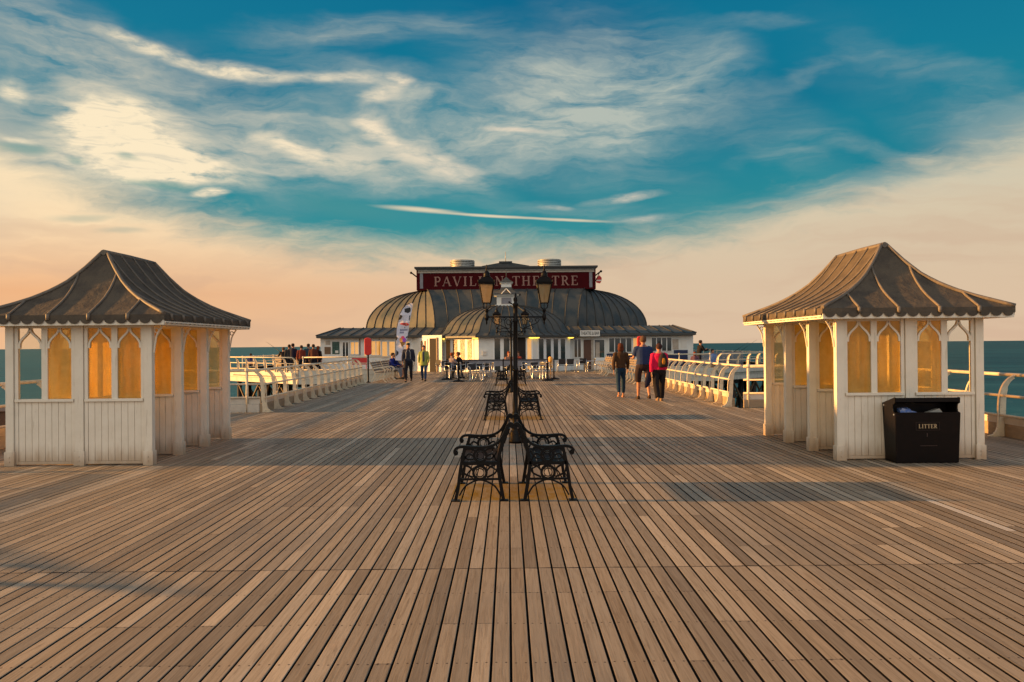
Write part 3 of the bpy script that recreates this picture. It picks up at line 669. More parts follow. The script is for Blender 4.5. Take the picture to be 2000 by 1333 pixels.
# ------------------------------------------------------------------ promenade shelters
SW, SLN, SH = 2.06, 3.15, 1.97
def roofz(s):                                            # concave roof profile, 0 eave .. 1 ridge
    P = [(0, 0), (.12, .065), (.3, .165), (.45, .265), (.6, .395), (.72, .53), (.85, .73), (1, 1)]
    for (a, b), (c, e) in zip(P, P[1:]):
        if s <= c: return b + (e - b) * (s - a) / (c - a)
    return 1
def shelter(label, cx, y0, rz, clear_side):
    root = thing('promenade_shelter', label, 'shelter', (cx, y0, 0), rz, 'white seafront shelters with hipped lead roofs')
    hw = SW / 2
    ys = [0, 1.04, 2.10, SLN]
    for k, yk in enumerate(ys):
        s = MB(); t = .05
        fr = yk - t / 2, yk + t / 2
        for sx in (-1, 1):                               # corner posts with stopped chamfers and base blocks
            xa, xb = sorted((sx * hw, sx * (hw - .11)))
            s.box(xa, xb, yk - .05, yk + .05, .2, SH)
            xc, xd = sorted((sx * (hw + .014), sx * (hw - .125))); s.box(xc, xd, yk - .066, yk + .066, 0, .2)
            for zz in (.06, .12): s.tube([(sx * (hw - .055), yk - .068, zz), (sx * (hw - .055), yk - .078, zz)], .011, 6)
            xe, xf = sorted((sx * (hw - .118), sx * (hw - .165))); s.box(xe, xf, *fr, .02, SH); xe, xf = sorted((sx * (hw - .105), sx * (hw - .12))); s.box(xe, xf, yk - .008, yk + .008, .02, SH)
            xg, xh = sorted((sx * (hw - .495), sx * (hw - .58))); s.box(xg, xh, *fr, .94, SH)
            xi, xj = sorted((sx * .115, sx * .069)); s.box(xi, xj, *fr, .02, SH); xi, xj = sorted((sx * .072, sx * .058)); s.box(xi, xj, yk - .008, yk + .008, .02, SH)
        s.box(-.06, .06, yk - .045, yk + .045, .2, SH); s.box(-.075, .075, yk - .06, yk + .06, 0, .2)
        for zz in (.07, .13): s.tube([(0, yk - .06, zz), (0, yk - .07, zz)], .011, 6)
        for sx in (-1, 1):
            a, b = sorted((sx * .117, sx * (hw - .167)))
            s.box(a, b, yk - .024, yk + .024, SH - .03, SH); s.box(a, b, yk - .024, yk + .024, .02, .06)
            # lapped head rails below the opening and ogee window heads
            for c in (sx * (hw - .33), sx * (hw - .745)):
                for m_ in (-1, 1):
                    pth = crom([(c + m_ * .004, SH - .02), (c + m_ * .022, SH - .085), (c + m_ * .065, SH - .135), (c + m_ * .115, SH - .185), (c + m_ * .148, SH - .245), (c + m_ * .152, SH - .315)], 4)
                    s.ribbon(pth, .027, XZ(), yk - .022, yk + .022)
        scr = s.build('screen', 'white', root)
        for sx in (-1, 1):
            a, b = sorted((sx * .117, sx * (hw - .167)))
            m = MB(); m.box(a - .04, b + .04, yk - .055, yk + .055, .90, .94); m.build('sill', 'white', scr, bevel=.004)
            m = MB(); m.box(a, b, yk - .006, yk + .006, .06, .90); nb = 8; wb = (b - a) / nb
            for i in range(nb): m.box(a + i * wb + .0035, a + (i + 1) * wb - .0035, yk - .018, yk + .018, .063, .897)
            m.build('boarding', 'white', scr)
            for c, inner in ((sx * (hw - .33), False), (sx * (hw - .745), True)):
                m = MB(); m.box(c - .165, c + .165, yk - .003, yk + .003, .94, SH - .03)
                kind = 'glass' if (sx == clear_side and not inner) else ('hazed' if (k == 3 or (sx == clear_side and k > 0)) else 'amber')
                m.build('pane', kind, scr)
    # long central screen and two benches
    s = MB()
    for yk in (.55, 1.57, 2.62): s.box(-.03, .03, yk - .035, yk + .035, .06, SH)
    for a, b in zip(ys, ys[1:]):
        s.box(-.022, .022, a + .06, b - .06, .86, .94); s.box(-.022, .022, a + .06, b - .06, SH - .08, SH)
        n = 10; wb = (b - a - .13) / n
        s.box(-.006, .006, a + .065, b - .065, .05, .86)
        for i in range(n): s.box(-.016, .016, a + .065 + i * wb + .003, a + .065 + (i + 1) * wb - .003, .053, .857)
    cs = s.build('spine_screen', 'white', root)
    for a, b in zip(ys, ys[1:]):
        mid = (a + b) / 2
        for p0, p1 in ((a + .06, mid - .035), (mid + .035, b - .06)):
            m = MB(); m.box(-.003, .003, p0, p1, .94, SH - .08); m.build('pane', 'amber', cs)
    for sx in (-1, 1):
        s = MB()
        for i in range(4): a, b = sorted((sx * (.10 + i * .095), sx * (.185 + i * .095))); s.box(a, b, .07, SLN - .07, .42, .445)
        for yy in (.4, 1.5, 2.6): a, b = sorted((sx * .07, sx * .44)); s.box(a, b, yy - .03, yy + .03, .34, .418)
        for yy in (.4, 1.5, 2.6): a, b = sorted((sx * .40, sx * .44)); s.box(a, b, yy - .03, yy + .03, 0, .34)
        s.build('seat', 'wood', root)
    # eaves brackets on both long sides
    for sx in (-clear_side,):
        for k, yk in enumerate(ys):
            s = MB(); f = lambda u, v, w_: (sx * u, w_, v)
            s.ribbon(crom([(hw + .012, 1.58), (hw + .02, 1.66), (hw + .035, 1.74), (hw + .05, 1.82), (hw + .09, 1.90), (hw + .13, 1.96)], 4), .020, f, yk - .010, yk + .010)
            s.ribbon(arc(hw + .05, 1.90, .028, .034, 0, 330, 12), .012, f, yk - .009, yk + .009)
            s.build('eaves_bracket', 'white', root)
    # plate under the eaves
    s = MB(); s.box(-hw, hw, -.05, SLN + .05, SH, SH + .03); s.box(-hw - .30, hw + .30, -.28, SLN + .28, SH + .03, SH + .05); s.build('soffit', 'white', root)
    # roof
    ox, oy = hw + .29, .31
    zE, zR = 2.115, 3.09; rx = .0; ry0, ry1 = .72, SLN - .78
    N = 16
    def ring(sf):
        z = zE + (zR - zE) * roofz(sf)
        x = ox * (1 - sf) + .03 * sf; ya = -oy * (1 - sf) + ry0 * sf; yb = (SLN + oy) * (1 - sf) + ry1 * sf
        return [(-x, ya, z), (x, ya, z), (x, yb, z), (-x, yb, z)]
    m = MB()
    for a, b in zip(range(N), range(1, N + 1)):
        A, B = ring(a / N), ring(b / N)
        for i in range(4):
            m.add([A[i], A[(i + 1) % 4], B[(i + 1) % 4], B[i]], [(0, 1, 2, 3)])
    R = ring(1); m.add(R, [(0, 1, 2, 3)])
    E = ring(0); low = [(x, y, zE - .075) for x, y, z in E]
    for i in range(4): m.add([E[i], E[(i + 1) % 4], low[(i + 1) % 4], low[i]], [(0, 1, 2, 3)])
    roof = m.build('roof', 'lead', root)
    # lead rolls
    def P_side(sx, yv, sf):
        z = zE + (zR - zE) * roofz(sf); return (sx * (ox * (1 - sf) + .03 * sf), yv, z + .012)
    def P_end(e, xv, sf):
        z = zE + (zR - zE) * roofz(sf); ya = -oy * (1 - sf) + ry0 * sf; yb = (SLN + oy) * (1 - sf) + ry1 * sf
        return (xv, ya if e == 0 else yb, z + .012)
    m = MB()
    for sx in (-1, 1):
        for i in range(9):
            yv = -oy + .22 + i * (SLN + 2 * oy - .44) / 8
            smax = 1.0
            if yv < ry0: smax = (yv + oy) / (ry0 + oy)
            if yv > ry1: smax = min(smax, (SLN + oy - yv) / (SLN + oy - ry1))
            pts = [P_side(sx, yv, smax * k / 12) for k in range(13)]
            m.tube(pts, .015, 8); m.tube([Vector(pts[0]) + Vector((sx * .012, 0, .004)), Vector(pts[0]) + Vector((sx * .012, 0, -.085))], .022, 8)
    for e in (0, 1):
        for xv in (-.82, -.28, .28, .82):
            smax = 1 - abs(xv) / ox
            pts = []
            for k in range(13):
                sf = smax * k / 12; shrink = 1.0
                pts.append(P_end(e, xv * shrink, sf))
            m.tube(pts, .018, 8); sg = -1 if e == 0 else 1
            m.tube([Vector(pts[0]) + Vector((0, sg * .012, .004)), Vector(pts[0]) + Vector((0, sg * .012, -.085))], .026, 8)
        for sx in (-1, 1):
            m.tube([(sx * ox * (1 - k / 14) + sx * .03 * k / 14, (-oy * (1 - k / 14) + ry0 * k / 14) if e == 0 else ((SLN + oy) * (1 - k / 14) + ry1 * k / 14), zE + (zR - zE) * roofz(k / 14) + .014) for k in range(15)], .027, 8)
    m.tube([(0, ry0 - .04, zR + .0), (0, (ry0 + ry1) / 2, zR + .008), (0, ry1 + .04, zR)], .042, 8)
    m.build('lead_roll', 'leadroll', roof)
    # fascia with a scalloped lead drip in front of the white board
    m = MB(); x1, y1 = ox - .012, oy - .012
    m.box(-x1, x1, -y1, -y1 + .022, SH + .0, zE - .004); m.box(-x1, x1, SLN + y1 - .022, SLN + y1, SH, zE - .004)
    m.box(-x1, -x1 + .022, -y1 + .024, SLN + y1 - .024, SH, zE - .004); m.box(x1 - .022, x1, -y1 + .024, SLN + y1 - .024, SH, zE - .004)
    fas = m.build('fascia', 'white', root)
    m = MB()
    def scal(fn, L, pitch):
        n = round(L / pitch); p = L / n
        for i in range(n):
            c = -L / 2 + (i + .5) * p
            m.prism([(c + p * .44 * math.cos(rad(a)), zE - .072 - .052 * math.sin(rad(a))) for a in range(0, 181, 20)], fn, 0, .006)
    scal(lambda u, v, w_: (u, -oy - .003 - w_, v), 2 * ox - .04, .165); scal(lambda u, v, w_: (u, SLN + oy + .003 + w_, v), 2 * ox - .04, .165)
    scal(lambda u, v, w_: (ox + .003 + w_, SLN / 2 + u, v), SLN + 2 * oy - .04, .165); scal(lambda u, v, w_: (-ox - .003 - w_, SLN / 2 + u, v), SLN + 2 * oy - .04, .165)
    m.build('scalloped_drip', 'lead', fas)
    return root
shelter('left shelter with grey lead roof in shade, cream boarded front and amber windows', -6.06, 11.62, 0, -1)
shelter('right shelter with sunlit orange roof slope, standing behind the litter bin', 5.60, 11.45, 0, 1)
# ------------------------------------------------------------------ cast iron benches
def iron_bench(label, loc, rz, group='back to back iron benches down the middle of the deck'):
    root = thing('iron_bench', label, 'bench', loc, rz, group)
    k = .001055
    c = lambda pts: [((a - 725) * k, (1222 - b) * k) for a, b in pts]
    for yy in (0.0, 1.10):
        a, b = yy, yy + .04
        m = MB(); f = XZ()
        back = crom(c([(742, 490), (728, 462), (748, 450), (775, 478), (795, 545), (825, 630), (855, 740), (872, 850), (862, 960), (842, 1090), (822, 1205)]), 4)
        m.ribbon(back, .036, f, a, b)
        m.ribbon(crom(c([(775, 478), (815, 560), (860, 625), (930, 668), (1010, 683), (1120, 683), (1230, 676), (1280, 686), (1306, 715), (1300, 748), (1280, 742)]), 5), .028, f, a - .006, b + .006)
        m.ball((c([(1291, 735)])[0][0], (a + b) / 2, c([(1291, 735)])[0][1]), .022, .026, .022, n=8, m=6)
        m.ribbon(crom(c([(1205, 690), (1222, 760), (1240, 850), (1258, 960), (1275, 1090), (1300, 1205)]), 4), .034, f, a, b)
        m.ribbon(c([(868, 842), (1240, 842)]), .032, f, a, b)
        m.ribbon(c([(862, 1003), (1262, 1003)]), .02, f, a + .004, b - .004)
        for cx, cy, r in ((1050, 765, 62), (1055, 938, 66)):
            p0 = c([(cx, cy)])[0]; m.ribbon(arc(p0[0], p0[1], r * k, r * k, 0, 360, 20), .027, f, a + .003, b - .003)
            m.ribbon(arc(p0[0], p0[1], r * k * .62, r * k * .62, 0, 360, 16), .009, f, a + .008, b - .008)
            for q in range(4):
                an = rad(45 + 90 * q); m.ribbon([(p0[0] + r * k * .6 * math.cos(an), p0[1] + r * k * .6 * math.sin(an)), (p0[0] + r * k * math.cos(an), p0[1] + r * k * math.sin(an))], .010, f, a + .01, b - .01)
        for s_ in (((990, 775), (930, 750), (890, 820)), ((1110, 775), (1170, 750), (1222, 820)), ((1005, 720), (960, 695), (905, 690)), ((1095, 720), (1140, 700), (1200, 700)),
                   ((875, 865), (900, 940), (985, 985)), ((1240, 865), (1220, 940), (1125, 985)), ((990, 925), (950, 880), (900, 862)), ((1120, 925), (1160, 880), (1215, 862)),
                   ((880, 720), (930, 790), (985, 800)), ((1235, 740), (1180, 800), (1115, 800))):
            m.ribbon(crom(c(s_), 4), .018, f, a + .006, b - .006)
        m.ribbon(crom(c([(850, 1165), (905, 1075), (990, 1025), (1055, 1010), (1120, 1025), (1205, 1075), (1262, 1165)]), 4), .016, f, a + .004, b - .004)
        for q in (815, 1302):
            p0 = c([(q, 1214)])[0]; m.box(p0[0] - .045, p0[0] + .045, a - .02, b + .02, .0015, .014)
        m.build('end_frame', 'iron', root)
    s = MB()
    for i in range(5): x0 = .16 + i * .078; s.box(x0, x0 + .066, .03, 1.11, .398 - abs(2 - i) * -.002, .420)
    s.build('seat', 'benchwood', root)
    s = MB()
    for i in range(4):
        z0 = .47 + i * .085; xo = .145 - i * .033; s.obox((xo, .57, z0), (.010, 0, .003), (0, .54, 0), (-.012, 0, .034))
    s.build('backrest', 'benchwood', root)
    return root
def bench_label(n, side):
    return ['front iron bench with scroll arms facing %s, ahead of the lamp post' % side, 'middle iron bench with scroll arms facing %s, just behind the nearer lamp post' % side,
            'farthest iron bench facing %s, beside the cafe chairs' % side][n]
b0 = iron_bench(bench_label(0, 'right'), (.06, 8.66, 0), 0)
for n, yb in enumerate((8.66, 17.96, 33.2)):
    if n: copy_thing(b0, (.10, yb, 0), 0, bench_label(n, 'right'))
    copy_thing(b0, (.035 if n == 0 else .07, yb + 1.14, 0), PI, bench_label(n, 'left'))
# small cup left on the seat of the right bench
s = MB(); s.lathe([(.028, 0), (.038, .09), (.040, .092), (.036, .094)], (0, 0, 0), 12)
o = s.build('takeaway_cup', 'greycard', None); o.location = (.42, 9.3, .4225); tag(o, 'small pale takeaway cup on the seat of the front right bench', 'cup')

# ------------------------------------------------------------------ lamps
def street_lamp(label, loc, lean=0.0):
    root = thing('street_lamp', label, 'street lamp', loc, 0, 'twin lantern lamps down the middle of the deck')
    root.rotation_euler = (0, lean, 0)
    m = MB()
    m.lathe([(.115, 0), (.115, .05), (.095, .07), (.10, .16), (.085, .20), (.062, .23), (.075, .26), (.075, .30), (.05, .33), (.06, .42), (.058, .50), (.042, .55), (.040, 1.2), (.050, 1.22), (.050, 1.25), (.038, 1.27), (.036, 2.02), (.046, 2.04), (.046, 2.07), (.038, 2.09),
              (.040, 2.30), (.048, 2.32), (.048, 2.34), (.025, 2.36), (.036, 2.40), (.036, 2.43), (.016, 2.46), (.02, 2.49), (.004, 2.53)], n=16)
    m.build('post', 'iron', root)
    for sx in (-1, 1):
        s = MB(); f = lambda u, v, w_: (sx * u, w_, v)
        s.tube([(sx * .03, 0, 2.12), (sx * .50, 0, 2.12)], .013, 8)
        s.ribbon(crom([(.04, 1.82), (.10, 1.86), (.16, 1.93), (.26, 1.98), (.36, 2.02), (.40, 2.08), (.35, 2.09), (.33, 2.05)], 5), .014, f, -.007, .007)
        s.ribbon(crom([(.10, 2.11), (.055, 2.05), (.07, 1.97), (.12, 1.92), (.17, 1.97), (.18, 2.06), (.14, 2.10)], 5), .012, f, -.006, .006)
        s.ribbon(crom([(.12, 1.92), (.20, 1.93), (.27, 1.91), (.30, 1.95), (.27, 1.97)], 5), .011, f, -.006, .006)
        s.ribbon(arc(.12, 2.03, .035, .045, 0, 360, 12), .011, f, -.006, .006)
        s.ribbon(arc(.26, 2.06, .03, .03, 0, 360, 12), .010, f, -.006, .006); s.ribbon(arc(.19, 2.085, .02, .02, 0, 360, 10), .009, f, -.006, .006)
        s.ribbon(crom([(.04, 1.82), (.09, 1.80), (.13, 1.82), (.12, 1.86), (.09, 1.85)], 4), .011, f, -.006, .006)
        s.build('scroll_arm', 'iron', root)
        L = thing('lantern', None, None, (sx * .485, 0, 2.12)); L.parent = root
        m = MB(); m.lathe([(.004, -.13), (.014, -.11), (.012, -.07), (.030, -.045), (.036, -.02), (.036, .03), (.022, .05), (.022, .09), (.034, .10), (.034, .13), (.012, .14)], n=12)
        for an in (0, 90, 180, 270):
            ca, sa = math.cos(rad(an + 45)), math.sin(rad(an + 45))
            m.tube([(ca * .02, sa * .02, .13), (ca * .075, sa * .075, .16), (ca * .085, sa * .085, .20), (ca * .075, sa * .075, .235)], .007, 6)
        b, t_, z0, z1 = .066, .118, .235, .555
        for i in range(4):
            s0 = [(-1, -1), (1, -1), (1, 1), (-1, 1)][i]; s1 = [(-1, -1), (1, -1), (1, 1), (-1, 1)][(i + 1) % 4]
            m.bar((s0[0] * b, s0[1] * b, z0), (s0[0] * t_, s0[1] * t_, z1), .014, .014)
            m.bar((s0[0] * b, s0[1] * b, z0), (s1[0] * b, s1[1] * b, z0), .012, .012); m.bar((s0[0] * t_, s0[1] * t_, z1), (s1[0] * t_, s1[1] * t_, z1), .022, .022)
            m.lathe([(.012, 0), (.008, .02), (.012, .035), (.002, .06)], (s0[0] * .135, s0[1] * .135, z1 + .015), 6)
        m.tube([(0, 0, .13), (0, 0, .34)], .005, 6); m.lathe([(.012, 0), (.014, .03), (.009, .07), (.002, .09)], (0, 0, .33), 8)
        q = [[(-1, -1), (1, -1), (1, 1), (-1, 1)]]
        rg = lambda r, zz: [(x * r, y * r, zz) for x, y in q[0]]
        m.rings([rg(.132, z1 + .0), rg(.138, z1 + .03), rg(.118, z1 + .06), rg(.075, z1 + .115)], smooth=False)
        m.lathe([(.058, 0), (.060, .02), (.050, .03), (.056, .05), (.046, .075), (.030, .10), (.012, .115), (.018, .13), (.018, .145), (.008, .16), (.014, .18), (.002, .215)], (0, 0, z1 + .113), 12)
        m.build('lantern_frame', 'iron', L)
        g = MB(); bb, tt = b - .002, t_ - .002
        g.rings([rg(bb, z0 + .004), rg(tt, z1 - .004)], smooth=False, caps=False); g.build('lantern_glass', 'lantern', L)
    m = MB(); m.tube([(0, 0, 2.33), (-.05, -.01, 2.335), (-.10, -.01, 2.36)], .010, 6); m.tube([(0, 0, 2.33), (.05, 0, 2.33)], .008, 6); m.ball((-.105, -.01, 2.37), .016, n=8, m=6); m.build('ladder_bar', 'iron', root)
    return root
street_lamp('nearer twin lantern lamp post, in front of the small dome', (.105, 13.8, 0), .008)
street_lamp('farther, smaller looking twin lantern lamp post mostly hidden by the nearer one', (.09, 28.4, 0))

# ------------------------------------------------------------------ litter bin
root = thing('litter_bin', 'large black litter bin lettered LITTER against the right shelter', 'litter bin', (5.66, 11.05, 0))
f = lambda u, v, w_: (w_, u, v)
side = [(.02, .004), (.0, .68), (.06, .70), (.075, .74), (.07, .79), (.01, .815), (.005, .885), (.03, .893), (.385, .80), (.34, .004)]
for a, b in ((-.445, -.425), (.425, .445)):
    m = MB(); m.prism(side, f, a, b)
    m.v = [Vector((v.x * (1 - .045 * (1 - min(1, v.z / .7))), v.y, v.z)) for v in m.v]; m.build('side_panel', 'black', root, bevel=.004)
m = MB(); m.add([(-.41, .022, .004), (.41, .022, .004), (.426, .002, .675), (-.426, .002, .675), (-.41, .036, .004), (.41, .036, .004), (.426, .016, .675), (-.426, .016, .675)], [(0, 1, 2, 3), (7, 6, 5, 4), (0, 4, 5, 1), (3, 2, 6, 7), (0, 3, 7, 4), (1, 5, 6, 2)])
m.box(-.43, .43, -.004, .02, .676, .69)
fp = m.build('front_panel', 'black', root)
m = MB(); lettering(m, 'LITTER', -.125, .125, .475, .53, .006, .003); m.build('lettering', 'gold', fp)
m = MB()
for a, b, c_, e in ((-.16, .16, .555, .557), (-.16, .16, .448, .450)): m.box(a, b, .003, .006, c_, e)
for a in (-.16, .158): m.box(a, a + .002, .003, .006, .4502, .5548)
m.box(-.10, .13, .009, .013, .235, .240); m.box(-.012, -.004, .006, .011, .36, .41); m.build('name_plate', 'storage', fp)
m = MB(); m.add([(-.425, .008, .83), (.425, .008, .83), (.425, .008, .885), (-.425, .008, .885), (-.425, .03, .83), (.425, .03, .83), (.425, .03, .885), (-.425, .03, .885)], [(0, 1, 2, 3), (7, 6, 5, 4), (0, 4, 5, 1), (3, 2, 6, 7), (0, 3, 7, 4), (1, 5, 6, 2)])
m.prism([(.031, .872), (.031, .887), (.38, .80), (.38, .785)], f, -.425, .425); m.build('hood', 'black', root)
m = MB(); m.box(-.425, .425, .33, .345, .01, .79); m.box(-.42, .42, .05, .325, .55, .56); m.build('liner', 'black', root)
for sx in (-1, 1):
    m = MB(); m.tube([(sx * .442, .03, .66), (sx * .452, .03, .66)], .012, 8); m.tube([(sx * .442, .33, .77), (sx * .452, .33, .77)], .014, 8); m.build('bolt', 'alu', root)
m = MB(); m.obox((-.22, .13, .68), (.10, 0, -.028), (0, .05, 0), (.01, 0, .036)); m.obox((-.27, .12, .712), (.07, 0, .006), (0, .05, .01), (0, 0, .02)); 
tag(m.build('carton', 'blueplastic', None), 'crumpled blue and white carton poking out of the litter bin', 'rubbish').location = root.location
m = MB(); m.prism([(-.03, .66), (.20, .735), (.26, .66)], lambda u, v, w_: (u, w_, v), .08, .16)
tag(m.build('cardboard_piece', 'greycard', None), 'grey piece of cardboard sticking out of the litter bin', 'rubbish').location = root.location
# dark box beyond the left shelter
p = G(16, 868); m = MB(); m.box(-1.3, -.02, 0, .5, .002, .55, 0); m.prism([(-.03, .55), (.53, .55), (.53, .60), (-.03, .58)], lambda u, v, w_: (w_, u, v), -1.33, .01)
o = m.build('storage_box', 'storage', None, bevel=.01); o.location = (p.x, p.y, 0); tag(o, 'dark brown storage box at the left edge beside the left shelter', 'storage box')
# no notice board is built; the iron benches shadow the right of the deck
# ------------------------------------------------------------------ lifebuoy cabinets
def lifebuoy(label, px, py_t, py_b, Y):
    x = at(px, 700, Y).x; z1 = at(px, py_t, Y).z; z0 = at(px, py_b, Y).z
    root = thing('lifebuoy_post', label, 'lifebuoy post', (x, Y, 0), 0, 'red lifebuoy cabinets on black posts')
    m = MB(); m.lathe([(.11, 0), (.11, .02), (.05, .05), (.038, .08), (.038, z0 + .02)], n=10); m.build('post', 'iron', root)
    m = MB(); r = .15; h = (z1 - z0) / 2 - r * .6
    pl = arc(0, h, r, r * .62, 0, 180, 8) + arc(0, -h, r, r * .62, 180, 360, 8)
    m.prism(pl, lambda u, v, w_: (u, w_, v + (z0 + z1) / 2), -.10, .10); m.build('cabinet', 'redbox', root, bevel=.025)
    m = MB(); m.box(-.13, .13, -.108, -.101, (z0 + z1) / 2 - .008, (z0 + z1) / 2 + .008); m.build('seam_band', 'smallred', root)
lifebuoy('red lifebuoy cabinet on a dark post by the left railing, before the benches', 719, 660, 694, 36.9)
lifebuoy('red lifebuoy cabinet by the right railing, half hidden behind the man in blue', 1251, 657, 692, 38.5)

# ------------------------------------------------------------------ slatted promenade benches with curly white frames
def slat_bench(label, x, y0, length, face, nfr=4):
    rz = PI / 2 if face > 0 else -PI / 2               # local +y looks at +-x
    root = thing('promenade_bench', label, 'bench', (x, y0, 0), 0, 'white framed slatted benches along the railings')
    f = lambda u, v, w_: (face * u, w_, v)
    for i in range(nfr):
        yy = length * i / (nfr - 1)
        m = MB()
        m.ribbon(crom([(.62, .005), (.54, .05), (.47, .14), (.46, .26), (.50, .38), (.40, .43), (.12, .42), (.0, .60), (-.10, .85), (-.16, .98)], 4), .04, f, yy - .02, yy + .02)
        m.ribbon(crom([(-.12, .005), (-.06, .10), (.02, .22), (.10, .40)], 4), .04, f, yy - .018, yy + .018)
        m.ribbon([(.0, .16), (.47, .16)], .025, f, yy - .012, yy + .012)
        if i in (0, nfr - 1) or True:
            m.ribbon(crom([(-.02, .64), (.18, .66), (.38, .66), (.50, .62), (.55, .54), (.50, .45), (.46, .40)], 4), .035, f, yy - .016, yy + .016)
        m.build('frame', 'rail', root)
    s = MB()
    for i in range(5):
        a, b = sorted((face * (.10 + .08 * i), face * (.17 + .08 * i))); s.box(a, b, -.06, length + .06, .442, .465)
    s.build('seat', 'wood', root)
    s = MB()
    for i in range(4):
        u, v = .05 - .045 * i, .56 + .105 * i; s.obox((face * u, length / 2, v), (face * .010, 0, .004), (0, length / 2 + .06, 0), (-face * .016, 0, .040))
    s.build('backrest', 'wood', root)
    return root
def cpy(r, x, y, label): return copy_thing(r, (x, y, 0), 0, label)
bl = slat_bench('slatted bench on the left next to the lifebuoy post, empty at its near end', -6.12, 37.0, 2.6, 1)
cpy(bl, -6.12, 40.0, 'slatted bench on the left on which the couple in blue sit'); cpy(bl, -6.12, 43.0, 'slatted bench on the left beside the feather flag'); cpy(bl, -6.12, 46.0, 'farthest slatted bench on the left, near the theatre wall')
br = slat_bench('slatted sunlit bench on the right behind the man in blue', 5.72, 33.6, 2.6, -1)
cpy(br, 5.72, 36.6, 'slatted sunlit bench on the right between the woman in jeans and the man in blue'); cpy(br, 5.62, 42.4, 'white framed bench on the right near the theatre door'); cpy(br, 5.62, 45.4, 'farthest bench on the right, beside the theatre steps')

# ------------------------------------------------------------------ cafe furniture
def cafe_chair(label):
    root = thing('cafe_chair', label, 'chair', (0, 0, 0), 0, 'metal cafe chairs in front of the theatre')
    m = MB()
    for sx in (-1, 1):
        m.tube(crom([(sx * .26, -.26, 0), (sx * .235, -.22, .30), (sx * .235, -.22, .60), (sx * .235, -.16, .66), (sx * .235, .06, .67), (sx * .22, .17, .70)], 4), .014, 6)
        m.tube([(sx * .25, .28, 0), (sx * .22, .20, .44), (sx * .20, .24, .80)], .014, 6)
        m.tube([(sx * .235, -.22, .43), (sx * .22, .20, .43)], .011, 6)
    m.tube([(-.20, .24, .80), (.20, .24, .80)], .013, 6); m.tube([(-.235, -.22, .43), (.235, -.22, .43)], .011, 6)
    m.build('frame', 'alu', root)
    m = MB(); m.box(-.215, .215, -.21, .20, .432, .452); m.build('seat', 'weave', root)
    m = MB(); m.rings([[(-.19, .205, .50), (.19, .205, .50), (.19, .225, .50), (-.19, .225, .50)], [(-.21, .235, .82), (.21, .235, .82), (.21, .255, .82), (-.21, .255, .82)]], smooth=False); m.build('backrest', 'weave', root)
    return root
def cafe_table(label, loc):
    root = thing('cafe_table', label, 'table', loc, 0, 'round metal cafe tables')
    m = MB(); m.lathe([(.35, .70), (.36, .71), (.36, .725), (.34, .73)], n=20); m.build('table_top', 'alu', root)
    m = MB(); m.tube([(0, 0, .03), (0, 0, .70)], .025, 8)
    for a in range(4): ca, sa = math.cos(rad(a * 90 + 45)), math.sin(rad(a * 90 + 45)); m.tube([(0, 0, .10), (ca * .27, sa * .27, .015)], .016, 6)
    m.build('pedestal', 'alu', root)
    return root
CH = [(862, 731, 2.4, 'cafe chair nearest the left dark doorway'), (870, 733, .1, 'dark backed cafe chair left of the seated couple'), (880, 741, .7, 'cafe chair just behind the left black posts'), (889, 740, -.4, 'cafe chair between the two left black posts'),
      (912, 738, 2.9, 'cafe chair under the left end of the grey counter'), (925, 745, .35, 'bright legged cafe chair in front of the grey counter'), (934, 744, .0, 'cafe chair beside the bright legged one, before the counter'), (944, 744, -.9, 'cafe chair turned away, left of the farthest iron bench'),
      (954, 741, -1.3, 'cafe chair partly behind the farthest iron bench'), (1031, 739, 1.2, 'cafe chair just right of the lamp post'), (1046, 740, .2, 'cafe chair right of the round table'), (1054, 741, -.8, 'tilted row cafe chair, first from the table'), (1061, 741, -.9, 'tilted row cafe chair, second from the table'),
      (1068, 740, -1.0, 'tilted row cafe chair, against the right black posts'), (1097, 729, .05, 'dark cafe chair against the white wall, left one of the close pair'), (1114, 729, -.05, 'dark cafe chair against the white wall, right one of the close pair'), (1137, 727, .15, 'dark cafe chair beside the brown doorway'), (1154, 728, -1.45, 'cafe chair sideways in front of the brown doorway')]
c0 = cafe_chair(CH[0][3]); g = G(CH[0][0], CH[0][1]); c0.location = (g.x, g.y, 0); c0.rotation_euler = (0, 0, CH[0][2])
for px, py, rz, lb in CH[1:]: g = G(px, py); copy_thing(c0, (g.x, g.y, 0), rz + PI if px > 1090 and px < 1140 else rz, lb)
for px, py, lb in ((897, 738, 'round cafe table in front of the seated couple'), (1037, 738, 'round cafe table right of the lamp post with a pale top'), (949, 737, 'round cafe table among the chairs left of the lamp post'), (1127, 728, 'round cafe table against the white wall')):
    g = G(px, py); cafe_table(lb, (g.x, g.y, 0))
# long grey counter
Yc = 42.5; xa, xb = at(903, 700, Yc).x, at(1067, 700, Yc).x; zt = at(985, 702.5, Yc).z
root = thing('grey_counter', 'long grey counter with dark top in front of the small dome', 'counter', ((xa + xb) / 2, Yc, 0))
h = (xb - xa) / 2
m = MB(); m.box(-h, h, -.30, .30, zt - .05, zt); m.build('counter_top', 'countertop', root)
m = MB(); m.box(-h + .04, h - .04, -.27, -.24, zt - .34, zt - .052); m.box(-h + .04, h - .04, .24, .27, zt - .34, zt - .052); m.build('apron', 'counter', root)
for xx in (-h + .4, -h * .33, h * .33, h - .7):
    m = MB(); m.box(xx - .05, xx + .05, -.23, .23, 0, zt - .05); m.build('leg', 'counter', root)
